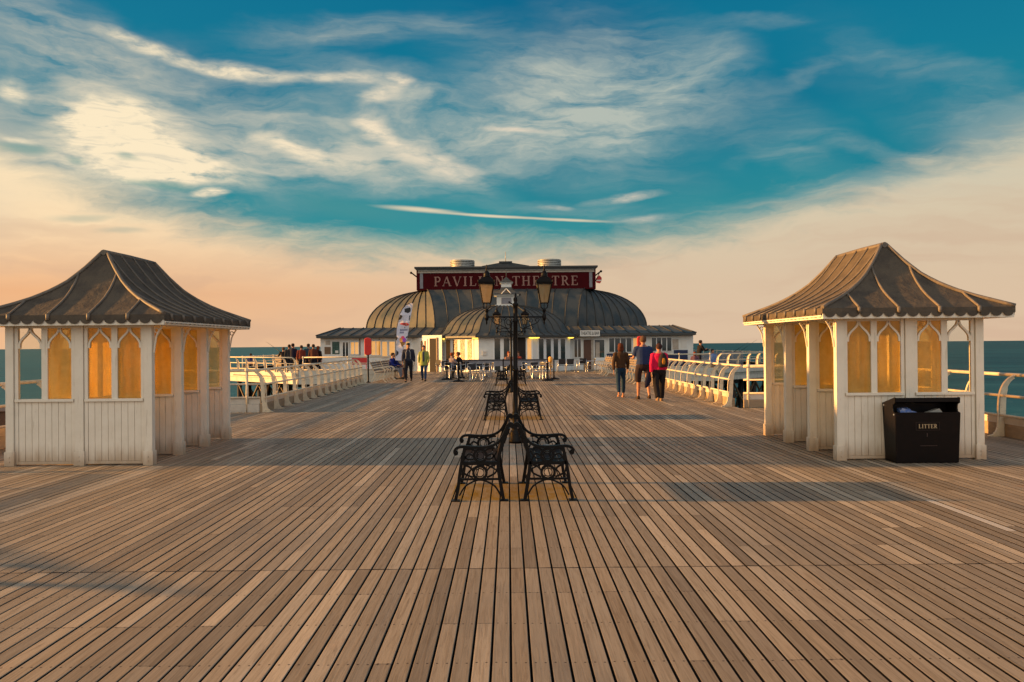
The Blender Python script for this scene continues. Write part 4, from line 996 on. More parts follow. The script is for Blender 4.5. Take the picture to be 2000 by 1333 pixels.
# black stanchions
s0 = None
for px, py, lb in ((873, 742, 'black barrier post with broad foot, left of the cafe'), (896, 746, 'black barrier post with broad foot, nearer one left of the counter'), (1070, 744, 'black barrier post with broad foot, right of the cafe chairs'),
                   (1082, 741.5, 'black barrier post with broad foot, farther one on the right'), (983, 742, 'black barrier post beside the farthest iron bench')):
    g = G(px, py)
    if s0 is None:
        s0 = thing('barrier_post', lb, 'barrier post', (g.x, g.y, 0), 0, 'black barrier posts round the cafe')
        m = MB(); m.lathe([(.27, 0), (.28, .03), (.22, .055), (.05, .085), (.04, .12)], n=16, sq=(1, .8)); m.build('base', 'black', s0)
        m = MB(); m.lathe([(.03, .11), (.03, .93), (.045, .935), (.045, .95), (.02, .99)], n=10); m.build('pole', 'black', s0)
    else: copy_thing(s0, (g.x, g.y, 0), 0, lb)
# flower pots / orange lights by the right posts
g = G(1076, 741); m = MB(); m.lathe([(.05, .80), (.10, .86), (.11, 1.0), (.07, 1.07)], n=10); m.tube([(0, 0, 0), (0, 0, .80)], .02, 6)
o = m.build('menu_stand', 'flagorange', None); o.location = (g.x, g.y + .2, 0); tag(o, 'slim stand with an orange head between the right barrier posts', 'menu stand')

# ------------------------------------------------------------------ feather flag
g = G(778, 741); FY = g.y
root = thing('feather_flag', 'tall white feather flag with cow patches and an ice cream cone', 'feather flag', (g.x, FY, 0))
def fl(px, py): p = at(px, py, FY); return (p.x - g.x, p.z)
outl = [(775, 703), (773, 680), (774, 655), (775, 640), (778, 622), (784, 608), (792, 598), (802, 592.5), (806, 593), (805, 605), (801, 622), (799, 640), (797, 655), (793, 675), (789, 692), (784, 704)]
m = MB(); pl = [fl(*q) for q in outl]; NB = len(pl)
wav = lambda u, v: .05 * math.sin(v * 5 + u * 6)
cen = [(fl((773 + 799) / 2 + 2, y)) for y in (700, 680, 660, 640, 620, 605)]
left = [fl(*q) for q in ((772, 704), (773, 690), (773.5, 675), (774, 660), (775, 645), (777.5, 630), (781, 615), (787, 603), (795, 595), (803, 592.5))]
right = [fl(*q) for q in ((786, 705), (787.5, 690), (791.5, 675), (795.5, 660), (798, 645), (800, 630), (802.5, 617), (804.5, 606), (806, 598), (806.2, 593))]
def row(i, y_off): 
    a, b = left[i], right[i]; return [(a[0] + (b[0] - a[0]) * k / 8, y_off + wav(a[0] + (b[0] - a[0]) * k / 8, a[1] + (b[1] - a[1]) * k / 8), a[1] + (b[1] - a[1]) * k / 8) for k in range(9)]
rows = [row(i, 0) for i in range(10)]; back = [row(i, .012) for i in range(10)]
m.rings([r + b[::-1] for r, b in zip(rows, back)], smooth=False); m.build('banner', 'flag', root)
def patch(pts, mk, name, off=.006):
    P = [fl(*q) for q in pts]; m = MB(); m.prism(P, lambda u, v, w_: (u, wav(u, v) + w_ - off, v), -.003, .0); return m.build(name, mk, root)
for pp in ([(790, 603.5), (796, 602), (801, 601), (802, 606), (801, 611), (796, 612), (790.5, 610)], [(782, 615), (786.5, 618), (783, 623.5), (778.5, 626)], [(799.5, 617), (801.5, 616), (800, 627), (799, 626)],
           [(774.2, 657), (777, 660), (775, 665), (773.8, 664)], [(774, 682), (778.5, 686), (778, 692), (774, 696)], [(794.5, 655), (796.5, 654), (795, 660.5), (793, 661)]): patch(pp, 'flagblack', 'cow_patch', .012)
el_ = lambda cx, cy, rx, ry: [(cx + rx * math.cos(a * PI / 8), cy + ry * math.sin(a * PI / 8)) for a in range(16)]
patch(el_(789, 634, 10, 3.2), 'flagred', 'logo', .010); patch(el_(789, 634, 6.5, 1.4), 'signletter', 'logo', .016); patch(el_(789.5, 640, 2, 1.5), 'flagblack', 'logo', .014)
for y, x0, x1 in ((645, 781.5, 796), (650, 781, 796)):
    k = x0
    while k < x1 - 1: patch([(k, y - 1.7), (k + 1.2, y - 1.8), (k + 1.3, y + 1.5), (k, y + 1.6)], 'flagblue', 'lettering', .010); k += 2.15
patch([(781.5, 668), (792, 668), (788.5, 680), (786.5, 683)], 'flagcone', 'ice_cream_cone', .010)
patch(el_(783.8, 664.5, 3.4, 4.2), 'flagorange', 'ice_cream_scoop', .014); patch(el_(789.6, 664.5, 3.6, 4.4), 'flagpurple', 'ice_cream_scoop', .016); patch(el_(787, 659.5, 3.2, 2.8), 'flagpink', 'ice_cream_scoop', .018)
m = MB(); m.tube([(left[0][0] - .02, 0, .02)] + [(a - .02, 0.0, b) for a, b in left], .014, 6); m.lathe([(.22, 0), (.22, .03), (.05, .06), (.03, .1)], (left[0][0] - .02, 0, 0), 12); m.build('pole', 'black', root)
# ------------------------------------------------------------------ pavilion theatre
O3 = Vector((-.15, 49.7, 0))
th = thing('pavilion_theatre', 'domed seaside theatre with the red PAVILION THEATRE sign', 'theatre', O3)
def part(m, name, mt, parent=th, **kw): return m.build(name, mt, parent, org=O3, **kw)
Yw = 53.0                                               # wing wall plane
def X(px, Y, py=680): return at(px, py, Y).x
def Z(px, py, Y): return at(px, py, Y).z
zw = 2.36
# walls
wl = MB(); xl, xr = X(626, Yw), X(1354, Yw)
wl.box(xl, xr, Yw, Yw + .2, 0, zw); wl.box(xl, xl + .2, Yw + .2, 74, 0, zw); wl.box(xr - .2, xr, Yw + .2, 74, 0, zw); wl.box(xl + .2, xr - .2, 73.8, 74, 0, zw)
part(wl, 'wall', 'wall')
def panel(x0, y0, x1, y1, name, mk, Y=Yw, proud=.03, parent=th, dpt=.03):
    m = MB(); xm, ym = (x0 + x1) / 2, (y0 + y1) / 2
    m.box(X(x0, Y, ym), X(x1, Y, ym), Y - proud, Y - proud + dpt - .004, Z(xm, y1, Y), Z(xm, y0, Y)); return part(m, name, mk, parent)
def window(x0, y0, x1, y1, n, mk='pane', Y=Yw, bar=.05, name='window', parent=th, low=0.0, door=False):
    xa, xb = X(x0, Y), X(x1, Y); xm = (x0 + x1) / 2; za, zb = (Z(xm, y1, Y) if not door else .03), Z(xm, y0, Y)
    m = MB()
    m.box(xa - bar, xb + bar, Y - .07, Y - .004, zb, zb + bar); m.box(xa - bar, xb + bar, Y - .09, Y - .004, za - bar * .6, za)
    w_ = (xb - xa) / n
    for i in range(n + 1): c = xa + i * w_; m.box(c - bar / 2, c + bar / 2, Y - .065, Y - .004, za, zb)
    if low: m.box(xa, xb, Y - .05, Y - .006, za, za + low)
    fr = part(m, name, 'winframe', parent)
    for i in range(n):
        g_ = MB(); g_.box(xa + i * w_ + bar / 2 + .002, xa + (i + 1) * w_ - bar / 2 - .002, Y - .03, Y - .014, za + low + .002, zb - .002); part(g_, 'pane', mk, fr)
    return fr
# left wing from left to right
panel(649, 668, 663, 692, 'notice_board', 'green'); panel(655, 685, 661, 690, 'notice', 'signwhite', proud=.045)
panel(634, 678, 646, 692, 'poster', 'brace'); panel(636, 666, 645, 674, 'poster', 'stone')
window(669, 669, 681, 712, 2, 'pane', door=True, name='door', low=.9)
window(685, 669, 701, 692, 2, 'glowpane'); window(711, 669, 716, 700, 1, 'glowpane'); window(725, 667, 744, 694, 2, 'glowpane'); window(746, 668, 757, 698, 1, 'glowpane'); window(760, 668, 772, 694, 1, 'glowpane')
window(785, 668, 800, 700, 2, 'glowpane')
# bay with doors left of the small dome, slant added to catch the evening sun
A_, B_ = Vector((X(806, Yw), Yw, 0)), Vector((X(863, 51.3), 51.3, 0)); tb = (B_ - A_).normalized(); nb_ = Vector((tb.y, -tb.x, 0)); Lb = (B_ - A_).length
m = MB(); m.prism([(A_.x, A_.y), (B_.x, B_.y), (B_.x, Yw)], lambda u, v, w_: (u, v, w_), 0, zw - .06); bay = part(m, 'sun_turned_bay', 'wall')
def bayp(s0, s1, z0, z1, mk, name, proud=.004, dep=.03, parent=None):
    m = MB(); m.prism([(Lb * s0, z0), (Lb * s1, z0), (Lb * s1, z1), (Lb * s0, z1)], lambda u, v, w_: A_ + tb * u + nb_ * w_ + Vector((0, 0, v)), proud, proud + dep); return part(m, name, mk, parent or bay)
dr = bayp(.26, .52, .04, 2.1, 'winframe', 'door'); bayp(.30, .36, .9, 1.95, 'sunpane', 'pane', .036, .01, None); bayp(.42, .48, .9, 1.95, 'sunpane', 'pane', .036, .01, None)
bayp(.60, .82, .0, 2.1, 'void', 'doorway'); bayp(.83, .87, .0, 2.15, 'doorwood', 'door_post', .004, .06)
panel(701.5, 662, 704, 694, 'downpipe', 'brace'); panel(740, 660, 742, 694, 'downpipe', 'stone')
# right wing
panel(1140, 664, 1156, 722, 'doorway', 'doorwood'); panel(1154.5, 664, 1158.5, 722, 'door_post', 'stone', proud=.06)
window(1160.5, 664, 1181, 722, 1, 'pane', door=True, name='door', low=.75); panel(1174, 690, 1181, 698, 'notice', 'green', proud=.06); panel(1163, 669, 1171, 700, 'curtain', 'stone', proud=.045)
window(1189, 661, 1234, 688, 4, 'pane'); window(1272, 660, 1312, 686, 4, 'pane'); window(1236, 661, 1249, 684, 1, 'glowpane')
panel(1185, 691, 1238, 723, 'dado', 'navy'); panel(1262, 692, 1343, 723, 'dado', 'navy', proud=.035); panel(1316, 684, 1343, 692, 'dado', 'navy', proud=.03)
panel(1313, 663, 1325, 683, 'poster', 'stone'); panel(1330, 664, 1341, 680, 'notice', 'signwhite')
window(1121, 663, 1135, 698, 2, 'pane')
panel(1107, 678, 1115, 685, 'switch_box', 'signwhite', proud=.1, dpt=.1)
# eave board and wing roof
Ye, Yt = 52.45, 57.6
eL, eR, tL, tR = X(617.5, Ye), X(1360, Ye), X(665, Yt), X(1314, Yt)
zE2, zT2 = 2.33, Z(990, 638.5, Yt)
m = MB()
P0, P1, Q0, Q1 = (eL, Ye, zE2), (eR, Ye, zE2), (tL, Yt, zT2), (tR, Yt, zT2); B0, B1, R0, R1 = (eL, 74.5, zE2), (eR, 74.5, zE2), (tL, 70, zT2), (tR, 70, zT2)
m.add([P0, P1, Q1, Q0, B0, B1, R1, R0], [(0, 1, 2, 3), (4, 0, 3, 7), (1, 5, 6, 2), (5, 4, 7, 6), (3, 2, 6, 7)])
wr = part(m, 'wing_roof', 'zinc')
m = MB(); m.box(eL, eR, Ye + .0, Ye + .06, zE2 - .14, zE2 - .004); m.box(eL, eL + .06, Ye + .06, 74.5, zE2 - .14, zE2 - .004); m.box(eR - .06, eR, Ye + .06, 74.5, zE2 - .14, zE2 - .004); m.box(eL + .06, eR - .06, Ye + .06, Yw, zE2 - .16, zE2 - .13)
part(m, 'gutter', 'zincseam')
m = MB(); n = 34
for i in range(n + 1):
    x_ = eL + (eR - eL) * i / n; s_ = min(1, (x_ - eL) / (tL - eL), (eR - x_) / (eR - tR))
    if s_ > .02: m.bar((x_, Ye, zE2 + .02), (x_, Ye + (Yt - Ye) * s_, zE2 + (zT2 - zE2) * s_ + .02), .035, .05)
for a, b in ((P0, Q0), (P1, Q1)): m.bar(Vector(a) + Vector((0, 0, .02)), Vector(b) + Vector((0, 0, .02)), .08, .06)
for i in range(1, 12):
    y_ = Ye + (74.5 - Ye) * i / 12; s_ = min(1, (y_ - Ye) / (Yt - Ye), (74.5 - y_) / 4.5)
    for e_, t_ in ((eL, tL), (eR, tR)): m.bar((e_, y_, zE2 + .02), (e_ + (t_ - e_) * s_, y_, zE2 + (zT2 - zE2) * s_ + .02), .035, .05)
part(m, 'roof_seam', 'zincseam', wr)
# main dome: front vault and the two rounded sides
Yb, Yd = Yt - .1, 60.2
zb0 = zT2 - .02; zb1 = Z(990, 566, Yd) + .12
xb_l, xb_r, xt_l, xt_r = X(850, Yb), X(1129, Yb), X(829.6, Yd, 570), X(1146, Yd, 570)
def vault(u, v, side):
    """side -1 / +1: u runs from the front hip to the back, v from the base up"""
    B0 = Vector((xb_l if side < 0 else xb_r, Yb, zb0)); T0 = Vector((xt_l if side < 0 else xt_r, Yd, zb1))
    B1 = Vector((X(716, 62.6) if side < 0 else X(1263, 62.6), 62.6, zb0)); T1 = Vector((xt_l if side < 0 else xt_r, 65, zb1 + .1))
    B, Tt = B0.lerp(B1, u), T0.lerp(T1, u); h_ = 1 - math.cos(PI / 2 * v); zz = math.sin(PI / 2 * v)
    h_ = h_ * (.5 + .5 * u) + (v ** 1.6) * (.5 - .5 * u)
    return Vector((B.x + (Tt.x - B.x) * h_, B.y + (Tt.y - B.y) * h_, B.z + (Tt.z - B.z) * zz))
def front(u, v): a, b = vault(0, v, -1), vault(0, v, 1); return a.lerp(b, u)
m = MB(); NV = 14
def grid(fn, nu, nv, mb): mb.rings([[fn(i / nu, j / nv) for i in range(nu + 1)] for j in range(nv + 1)], close=False, caps=False)
grid(front, 12, NV, m); grid(lambda u, v: vault(u, v, -1), 10, NV, m); grid(lambda u, v: vault(u, v, 1), 10, NV, m)
for sd in (-1, 1):                                       # sides carried on to the back
    grid(lambda u, v: vault(1, v, sd).lerp(Vector((vault(1, v, sd).x, 72.0, vault(1, v, sd).z)), u), 4, NV, m)
Tb = [vault(1, j / NV, -1) for j in range(NV + 1)]; Tc = [vault(1, j / NV, 1) for j in range(NV + 1)]
m.rings([[Vector((a.x, 72, a.z)), Vector((b.x, 72, b.z))] for a, b in zip(Tb, Tc)], close=False, caps=False)
m.add([(xt_l, Yd, zb1), (xt_r, Yd, zb1), (xt_r, 72, zb1 + .1), (xt_l, 72, zb1 + .1)], [(0, 1, 2, 3)])
dm = part(m, 'dome', 'zinc')
m = MB(); up = Vector((0, -.02, .02))
for i in range(0, 12): m.tube([front(i / 11, j / 12) + Vector((0, -.03, .01)) for j in range(13)], .035, 6)
for sd in (-1, 1):
    for i in range(0, 9): m.tube([vault(i / 8, j / 14, sd) + Vector((sd * .02, -.02, .02)) for j in range(15)], .042, 6)
part(m, 'roof_seam', 'zincseam', dm)
# sign box
Ys = 59.4
sx0, sx1 = X(813.5, Ys, 545), X(1163.5, Ys, 545); sz0, sz1 = Z(988, 566, Ys), Z(988, 527.5, Ys)
m = MB(); m.box(sx0, sx1, Ys, 66, sz0, sz1); sgn = part(m, 'sign_box', 'signred')
m = MB(); ztp = sz1; m.box(sx0 - .12, sx1 + .12, Ys - .35, 66.3, ztp + .12, ztp + .24); m.box(sx0 - .02, sx1 + .02, Ys - .25, Ys - .22, ztp + .02, ztp + .118)
m.box(sx0, sx1, Ys - .2, Ys - .002, ztp + .004, ztp + .118); part(m, 'flat_roof', 'zincseam')
m = MB(); m.box(sx0 + .1, sx1 - .1, Ys - .17, Ys - .13, ztp - .03, ztp + .003); part(m, 'cornice', 'signwhite', sgn)
m = MB(); m.box(sx0 + .1, sx1 - .1, Ys - .06, Ys - .003, ztp - .20, ztp - .035); part(m, 'cornice', 'stone', sgn)
m = MB(); m.box(sx0 + .25, sx0 + .47, Ys - .03, Ys - .004, sz0 + .12, ztp - .21); part(m, 'end_strip', 'counter', sgn)
m = MB(); m.box(sx1 - .47, sx1 - .25, Ys - .03, Ys - .004, sz0 + .12, ztp - .21); part(m, 'end_strip', 'counter', sgn)
m = MB(); lz0, lz1 = Z(988, 558.5, Ys), Z(988, 540, Ys)
lettering(m, 'PAVILION THEATRE', X(847, Ys, 550), X(1129, Ys, 550), lz0, lz1, Ys - .012, .03); part(m, 'lettering', 'signletter', sgn)
for sx_, sg in ((sx0, -1), (sx1, 1)):
    m = MB(); m.tube([(sx_, Ys + .1, sz1 - .45), (sx_ + sg * .25, Ys - .05, sz1 - .25), (sx_ + sg * .36, Ys - .1, sz1 - .18)], .05, 8); m.ball((sx_ + sg * .38, Ys - .1, sz1 - .17), .09, n=8, m=6); part(m, 'floodlight', 'iron', sgn)
# low gable with mast, and two round vents on the flat roof
m = MB(); Yg = 62.5
g0, g1, zc = X(941, Yg, 520), X(1034, Yg, 520), ztp + .25
zz0, zz1 = Z(941, 522, Yg), Z(988, 515.5, Yg)
m.prism([(g0, ztp + .2), (g1, ztp + .2), (g1, zz0 + .08), ((g0 + g1) / 2 + .5, zz1 + .07), ((g0 + g1) / 2 - .5, zz1 + .07), (g0, zz0 + .08)], lambda u, v, w_: (u, w_, v), Yg, 65)
m.box((g0 + g1) / 2 - .5, (g0 + g1) / 2 + .5, Yg - .1, 64, zz1 + .075, zz1 + .18); part(m, 'low_gable', 'zinc')
m = MB(); m.tube([((g0 + g1) / 2, Yg + .5, zz1 + .1), ((g0 + g1) / 2, Yg + .5, Z(988, 491, Yg))], .03, 6); part(m, 'mast', 'louvre')
for x0, x1, yt in ((878, 927, 508.5), (1050, 1097, 507)):
    Yv = 62.3; c = (X((x0 + x1) / 2, Yv, 515), Yv + .4); r = (X(x1, Yv, 515) - X(x0, Yv, 515)) / 2; zt_ = Z((x0 + x1) / 2, yt, Yv)
    m = MB(); zb_ = ztp + .24; m.lathe([(r * .9, 0), (r * .9, zt_ - zb_ - .02)], (*c, zb_), 28); n_ = 6; hh = (zt_ - zb_) / n_
    for i in range(n_): m.lathe([(r * .9, 0), (r, .0), (r * .98, hh * .55), (r * .9, hh * .6)], (*c, zb_ + i * hh), 28)
    m.lathe([(r * .95, 0), (r * .97, .03), (r * .3, .06)], (*c, zt_ - .04), 28); part(m, 'roof_vent', 'louvre')
# small front pavilion: half octagon with its own dome and cupola
CX = X(988, 50)
FP = [(-4.1, 53.0), (-4.1, 52.2), (-1.66, 49.75), (1.66, 49.75), (4.1, 52.2), (4.1, 53.0)]
fp3 = [(CX + a, b) for a, b in FP]
zp = 2.2
m = MB()
m.prism(fp3, lambda u, v, w_: (u, v, w_), .0, zp); pw = part(m, 'pavilion_wall', 'wall')
def facade(i, s0, s1, z0, z1, mk, name, proud=.02, dep=.03, parent=pw):
    a, b = Vector((*fp3[i], 0)), Vector((*fp3[i + 1], 0)); t = (b - a).normalized(); nr = Vector((t.y, -t.x, 0)); L = (b - a).length
    m = MB(); m.prism([(L * s0, z0), (L * s1, z0), (L * s1, z1), (L * s0, z1)], lambda u, v, w_: a + t * u + nr * w_ + Vector((0, 0, v)), proud, proud + dep); return part(m, name, mk, parent)
def fwin(i, s0, s1, z0, z1, n, mk='pane', name='window'):
    fr = facade(i, s0, s1, z0, z1, 'winframe', name, .003, .03); w_ = (s1 - s0) / n
    for k in range(n): facade(i, s0 + w_ * (k + .2), s0 + w_ * (k + .8), z0 + .06, z1 - .06, mk, 'pane', .034, .012, fr)
fwin(1, .10, .88, .62, 2.05, 4, 'sunpane'); fwin(3, .10, .88, .62, 2.05, 4, 'pane')
fwin(2, .26, .60, .05, 2.1, 2, 'pane', 'door'); facade(2, .63, .86, .0, 2.08, 'void', 'doorway'); fwin(2, .87, .99, .1, 2.05, 1, 'glowpane', 'door')
facade(2, .08, .15, 1.05, 1.15, 'signwhite', 'letter_box', .02, .08); facade(2, .08, .15, 1.2, 1.3, 'signwhite', 'letter_box', .02, .08)
for i, s_ in ((1, .05), (1, .95), (2, .98), (3, .98), (3, .05)):
    a, b = Vector((*fp3[i], 0)), Vector((*fp3[i + 1], 0)); t = (b - a).normalized(); nr = Vector((t.y, -t.x, 0)); p_ = a + (b - a) * s_ + nr * .12
    m = MB(); m.ball((p_.x, p_.y, 2.08), .20, .12, .06, n=12, m=6); part(m, 'eaves_lamp', 'lampglow', pw)
ce = (CX, 53.6)
def oct_ring(s, z_): return [Vector((ce[0] + (a - ce[0]) * s, ce[1] + (b - ce[1]) * s, z_)) for a, b in ([(fp3[0][0], 55.0)] + fp3[1:5] + [(fp3[5][0], 55.0)])]
prof = [(1.10, zp + .02), (1.06, zp + .10), (.99, zp + .22), (.955, zp + .42), (.92, zp + .70), (.86, zp + 1.0), (.77, zp + 1.3), (.65, zp + 1.58), (.50, zp + 1.80), (.36, zp + 1.93), (.20, zp + 2.0)]
m = MB(); m.rings([oct_ring(s, z_) for s, z_ in prof], smooth=False); sd_ = part(m, 'small_dome', 'zinc')
m = MB(); m.rings([oct_ring(1.105, zp - .10), oct_ring(1.105, zp + .015)], smooth=False); part(m, 'fascia', 'zincseam', sd_)
m = MB()
R_ = [oct_ring(s, z_) for s, z_ in prof]
for i in range(1, 4):
    for k in range(0, 5 if i != 3 else 6):
        q_ = k / 5; m.tube([r[i].lerp(r[i + 1], q_) + Vector((0, -.02, .02)) for r in R_], .03, 6)
part(m, 'roof_seam', 'zincseam', sd_)
# cupola
Yq = 52.4; cx_ = X(989, Yq, 580); cy_ = Yq + .7; zq0 = Z(988, 597, Yq) - .25
sqr = lambda h_, z_: [(cx_ - h_, cy_ - h_, z_), (cx_ + h_, cy_ - h_, z_), (cx_ + h_, cy_ + h_, z_), (cx_ - h_, cy_ + h_, z_)]
z1_ = Z(988, 578, Yq); z2_ = Z(988, 561, Yq); z3_ = Z(988, 553, Yq); z4_ = Z(988, 542, Yq)
m = MB(); m.box(cx_ - .62, cx_ + .62, cy_ - .62, cy_ + .62, zq0, z1_); m.box(cx_ - .72, cx_ + .72, cy_ - .72, cy_ + .72, zq0 - .1, zq0 + .3); m.box(cx_ - .80, cx_ + .80, cy_ - .8, cy_ + .8, z1_ + .002, z1_ + .09); cup = part(m, 'cupola', 'wall')
m = MB(); m.box(cx_ - .32, cx_ + .32, cy_ - .65, cy_ - .625, zq0 + .35, z1_ - .12); part(m, 'louvre', 'counter', cup)
m = MB(); m.rings([sqr(.92, z1_ + .09), sqr(.90, z1_ + .14), sqr(.62, z1_ + .24), sqr(.42, z1_ + .40), sqr(.34, z2_ + .02)], smooth=False)
m.rings([sqr(.46, z3_ + .05), sqr(.44, z3_ + .09), sqr(.25, z3_ + .2), sqr(.10, z4_), sqr(.03, z4_ + .06)], smooth=False); m.tube([(cx_, cy_, z4_), (cx_, cy_, z4_ + .5)], .02, 6); part(m, 'cupola_roof', 'zinc', cup)
m = MB(); m.box(cx_ - .33, cx_ + .33, cy_ - .33, cy_ + .33, z2_, z3_); m.box(cx_ - .42, cx_ + .42, cy_ - .42, cy_ + .42, z3_, z3_ + .05)
for sg in (-1, 1):
    m.tube([(cx_ + sg * .30, cy_ - .93, z1_ + .12), (cx_ + sg * .12, cy_ - .70, z1_ + .32), (cx_, cy_ - .55, z1_ + .46)], .03, 6)
part(m, 'cupola_trim', 'wall', cup)
# THEATRE & BAR board above the right door
def textmesh(txt, x0, x1, z0, z1, Y, mk, name, parent, org):
    cu = bpy.data.curves.new('t', 'FONT'); cu.body = txt; cu.extrude = .004; o = bpy.data.objects.new('t', cu); C.objects.link(o)
    bpy.context.view_layer.update(); dg = bpy.context.evaluated_depsgraph_get(); me = bpy.data.meshes.new_from_object(o.evaluated_get(dg)); bpy.data.objects.remove(o)
    xs = [v.co.x for v in me.vertices]; ys_ = [v.co.y for v in me.vertices]; a, b, c, d_ = min(xs), max(xs), min(ys_), max(ys_)
    for v in me.vertices:
        v.co = Vector((x0 + (v.co.x - a) / (b - a) * (x1 - x0), Y - v.co.z * 2, z0 + (v.co.y - c) / (d_ - c) * (z1 - z0))) - Vector(org)
    me.name = name; me.materials.clear(); me.materials.append(M[mk]); r = bpy.data.objects.new(name, me); C.objects.link(r); r.parent = parent; return r
Yk = 52.35; bx0, bx1, bz0, bz1 = X(1133, Yk), X(1172, Yk), Z(1152, 657.3, Yk), Z(1152, 645.5, Yk)
bs = thing('theatre_board', 'white board lettered THEATRE & BAR hung from the eaves above the brown doorway', 'sign', ((bx0 + bx1) / 2, Yk, bz0))
OB = ((bx0 + bx1) / 2, Yk, bz0)
m = MB(); m.box(bx0 - .03, bx1 + .03, Yk, Yk + .05, bz0 - .03, bz1 + .03); m.build('frame', 'signblack', bs, org=OB)
m = MB(); m.box(bx0, bx1, Yk - .012, Yk - .001, bz0, bz1); m.build('board', 'signwhite', bs, org=OB)
textmesh('THEATRE & BAR', bx0 + .06, bx1 - .06, bz0 + .09, bz1 - .08, Yk - .014, 'signblack', 'lettering', bs, OB)
# flag on the right end of the sign
Yf = 59.2; fx = X(1164, Yf, 548)
fo = thing('lifeboat_flag', 'small red and white flag hanging from the right end of the sign', 'flag', (fx, Yf, Z(1164, 548, Yf)))
OF = (fx, Yf, Z(1164, 548, Yf))
def fq(pts, mk, nm):
    m = MB(); P = [at(a, b, Yf) for a, b in pts]; m.prism([(p.x, p.z) for p in P], lambda u, v, w_: (u, Yf + w_ + .04 * math.sin(u * 9), v), -.01, .01); return m.build(nm, mk, fo, org=OF)
fq([(1164, 544), (1171, 538), (1175, 543), (1175, 547), (1164, 547)], 'flagred', 'cloth'); fq([(1164, 547.1), (1175, 547.1), (1174.5, 549.5), (1164, 549)], 'signwhite', 'cloth'); fq([(1164, 549.1), (1174.5, 549.6), (1172, 554), (1165, 552.5)], 'smallred', 'cloth')
MB().tube([at(1162, 552, Yf), at(1171, 533, Yf)], .03, 6).build('pole', 'iron', fo, org=OF)
# windbreak screens and seats on the right of the pier head, and left
for lb, pts, mk in (('grey slatted windbreak on the right of the pier head', [(11.9, 50.5), (16.2, 56.5)], 'counter'), ('brown slatted windbreak seat on the left of the pier head', [(-12.2, 52.0), (-16.4, 57.5)], 'wood')):
    a, b = Vector((*pts[0], 0)), Vector((*pts[1], 0)); t = (b - a).normalized(); nr = Vector((t.y, -t.x, 0)); L = (b - a).length
    root = thing('windbreak', lb, 'windbreak', a)
    for i in range(8):
        m = MB(); m.prism([(0, .12 + i * .12), (L, .12 + i * .12), (L, .21 + i * .12), (0, .21 + i * .12)], lambda u, v, w_: t * u + nr * w_ + Vector((0, 0, v)), -.015, .015); m.build('slat', mk, root)
    for i in range(5): p_ = t * (L * i / 4); MB().tube([p_ - nr * .05, p_ - nr * .05 + Vector((0, 0, 1.1))], .04, 6).build('post', 'rail', root)
for lb, px, py, mk in (('small red board by the railing left of the lifebuoy cabinet', 700, 722, 'smallred'),):
    g = G(px, 735); m = MB(); m.box(-.45, .45, 0, .03, .55, .95); m.tube([(-.4, .04, 0), (-.4, .04, .55)], .02, 6); m.tube([(.4, .04, 0), (.4, .04, .55)], .02, 6)
    o = m.build('red_board', mk, None); o.location = (at(702, 700, 49).x, 49, 0); tag(o, lb, 'sign')
# ------------------------------------------------------------------ people
def cloth(name, c, rough=.8, var=.35): 
    if name not in M: M[name] = mat(name, c, rough, var=var, var_scale=9, bump=.25, bump_scale=22, spec=.15)
    return name
cloth('skin', (.42, .21, .13), .5, .15)
def remeshed(mb, vox, smooth=3):
    me = bpy.data.meshes.new('tmp'); me.from_pydata([tuple(v) for v in mb.v], [], mb.f); o = bpy.data.objects.new('tmp', me); C.objects.link(o)
    r = o.modifiers.new('r', 'REMESH'); r.mode = 'VOXEL'; r.voxel_size = vox; r.use_smooth_shade = True
    s = o.modifiers.new('s', 'SMOOTH'); s.iterations = smooth; s.factor = .5
    dg = bpy.context.evaluated_depsgraph_get(); out = bpy.data.meshes.new_from_object(o.evaluated_get(dg)); bpy.data.objects.remove(o); return out
def ell(c, rx, ry, n=14): return [(c[0] + rx * math.cos(2 * PI * k / n), c[1] + ry * math.sin(2 * PI * k / n), c[2]) for k in range(n)]
def limb(mb, pts, rs, grow=0.0): mb.tube(pts, [r + grow for r in rs], 10)
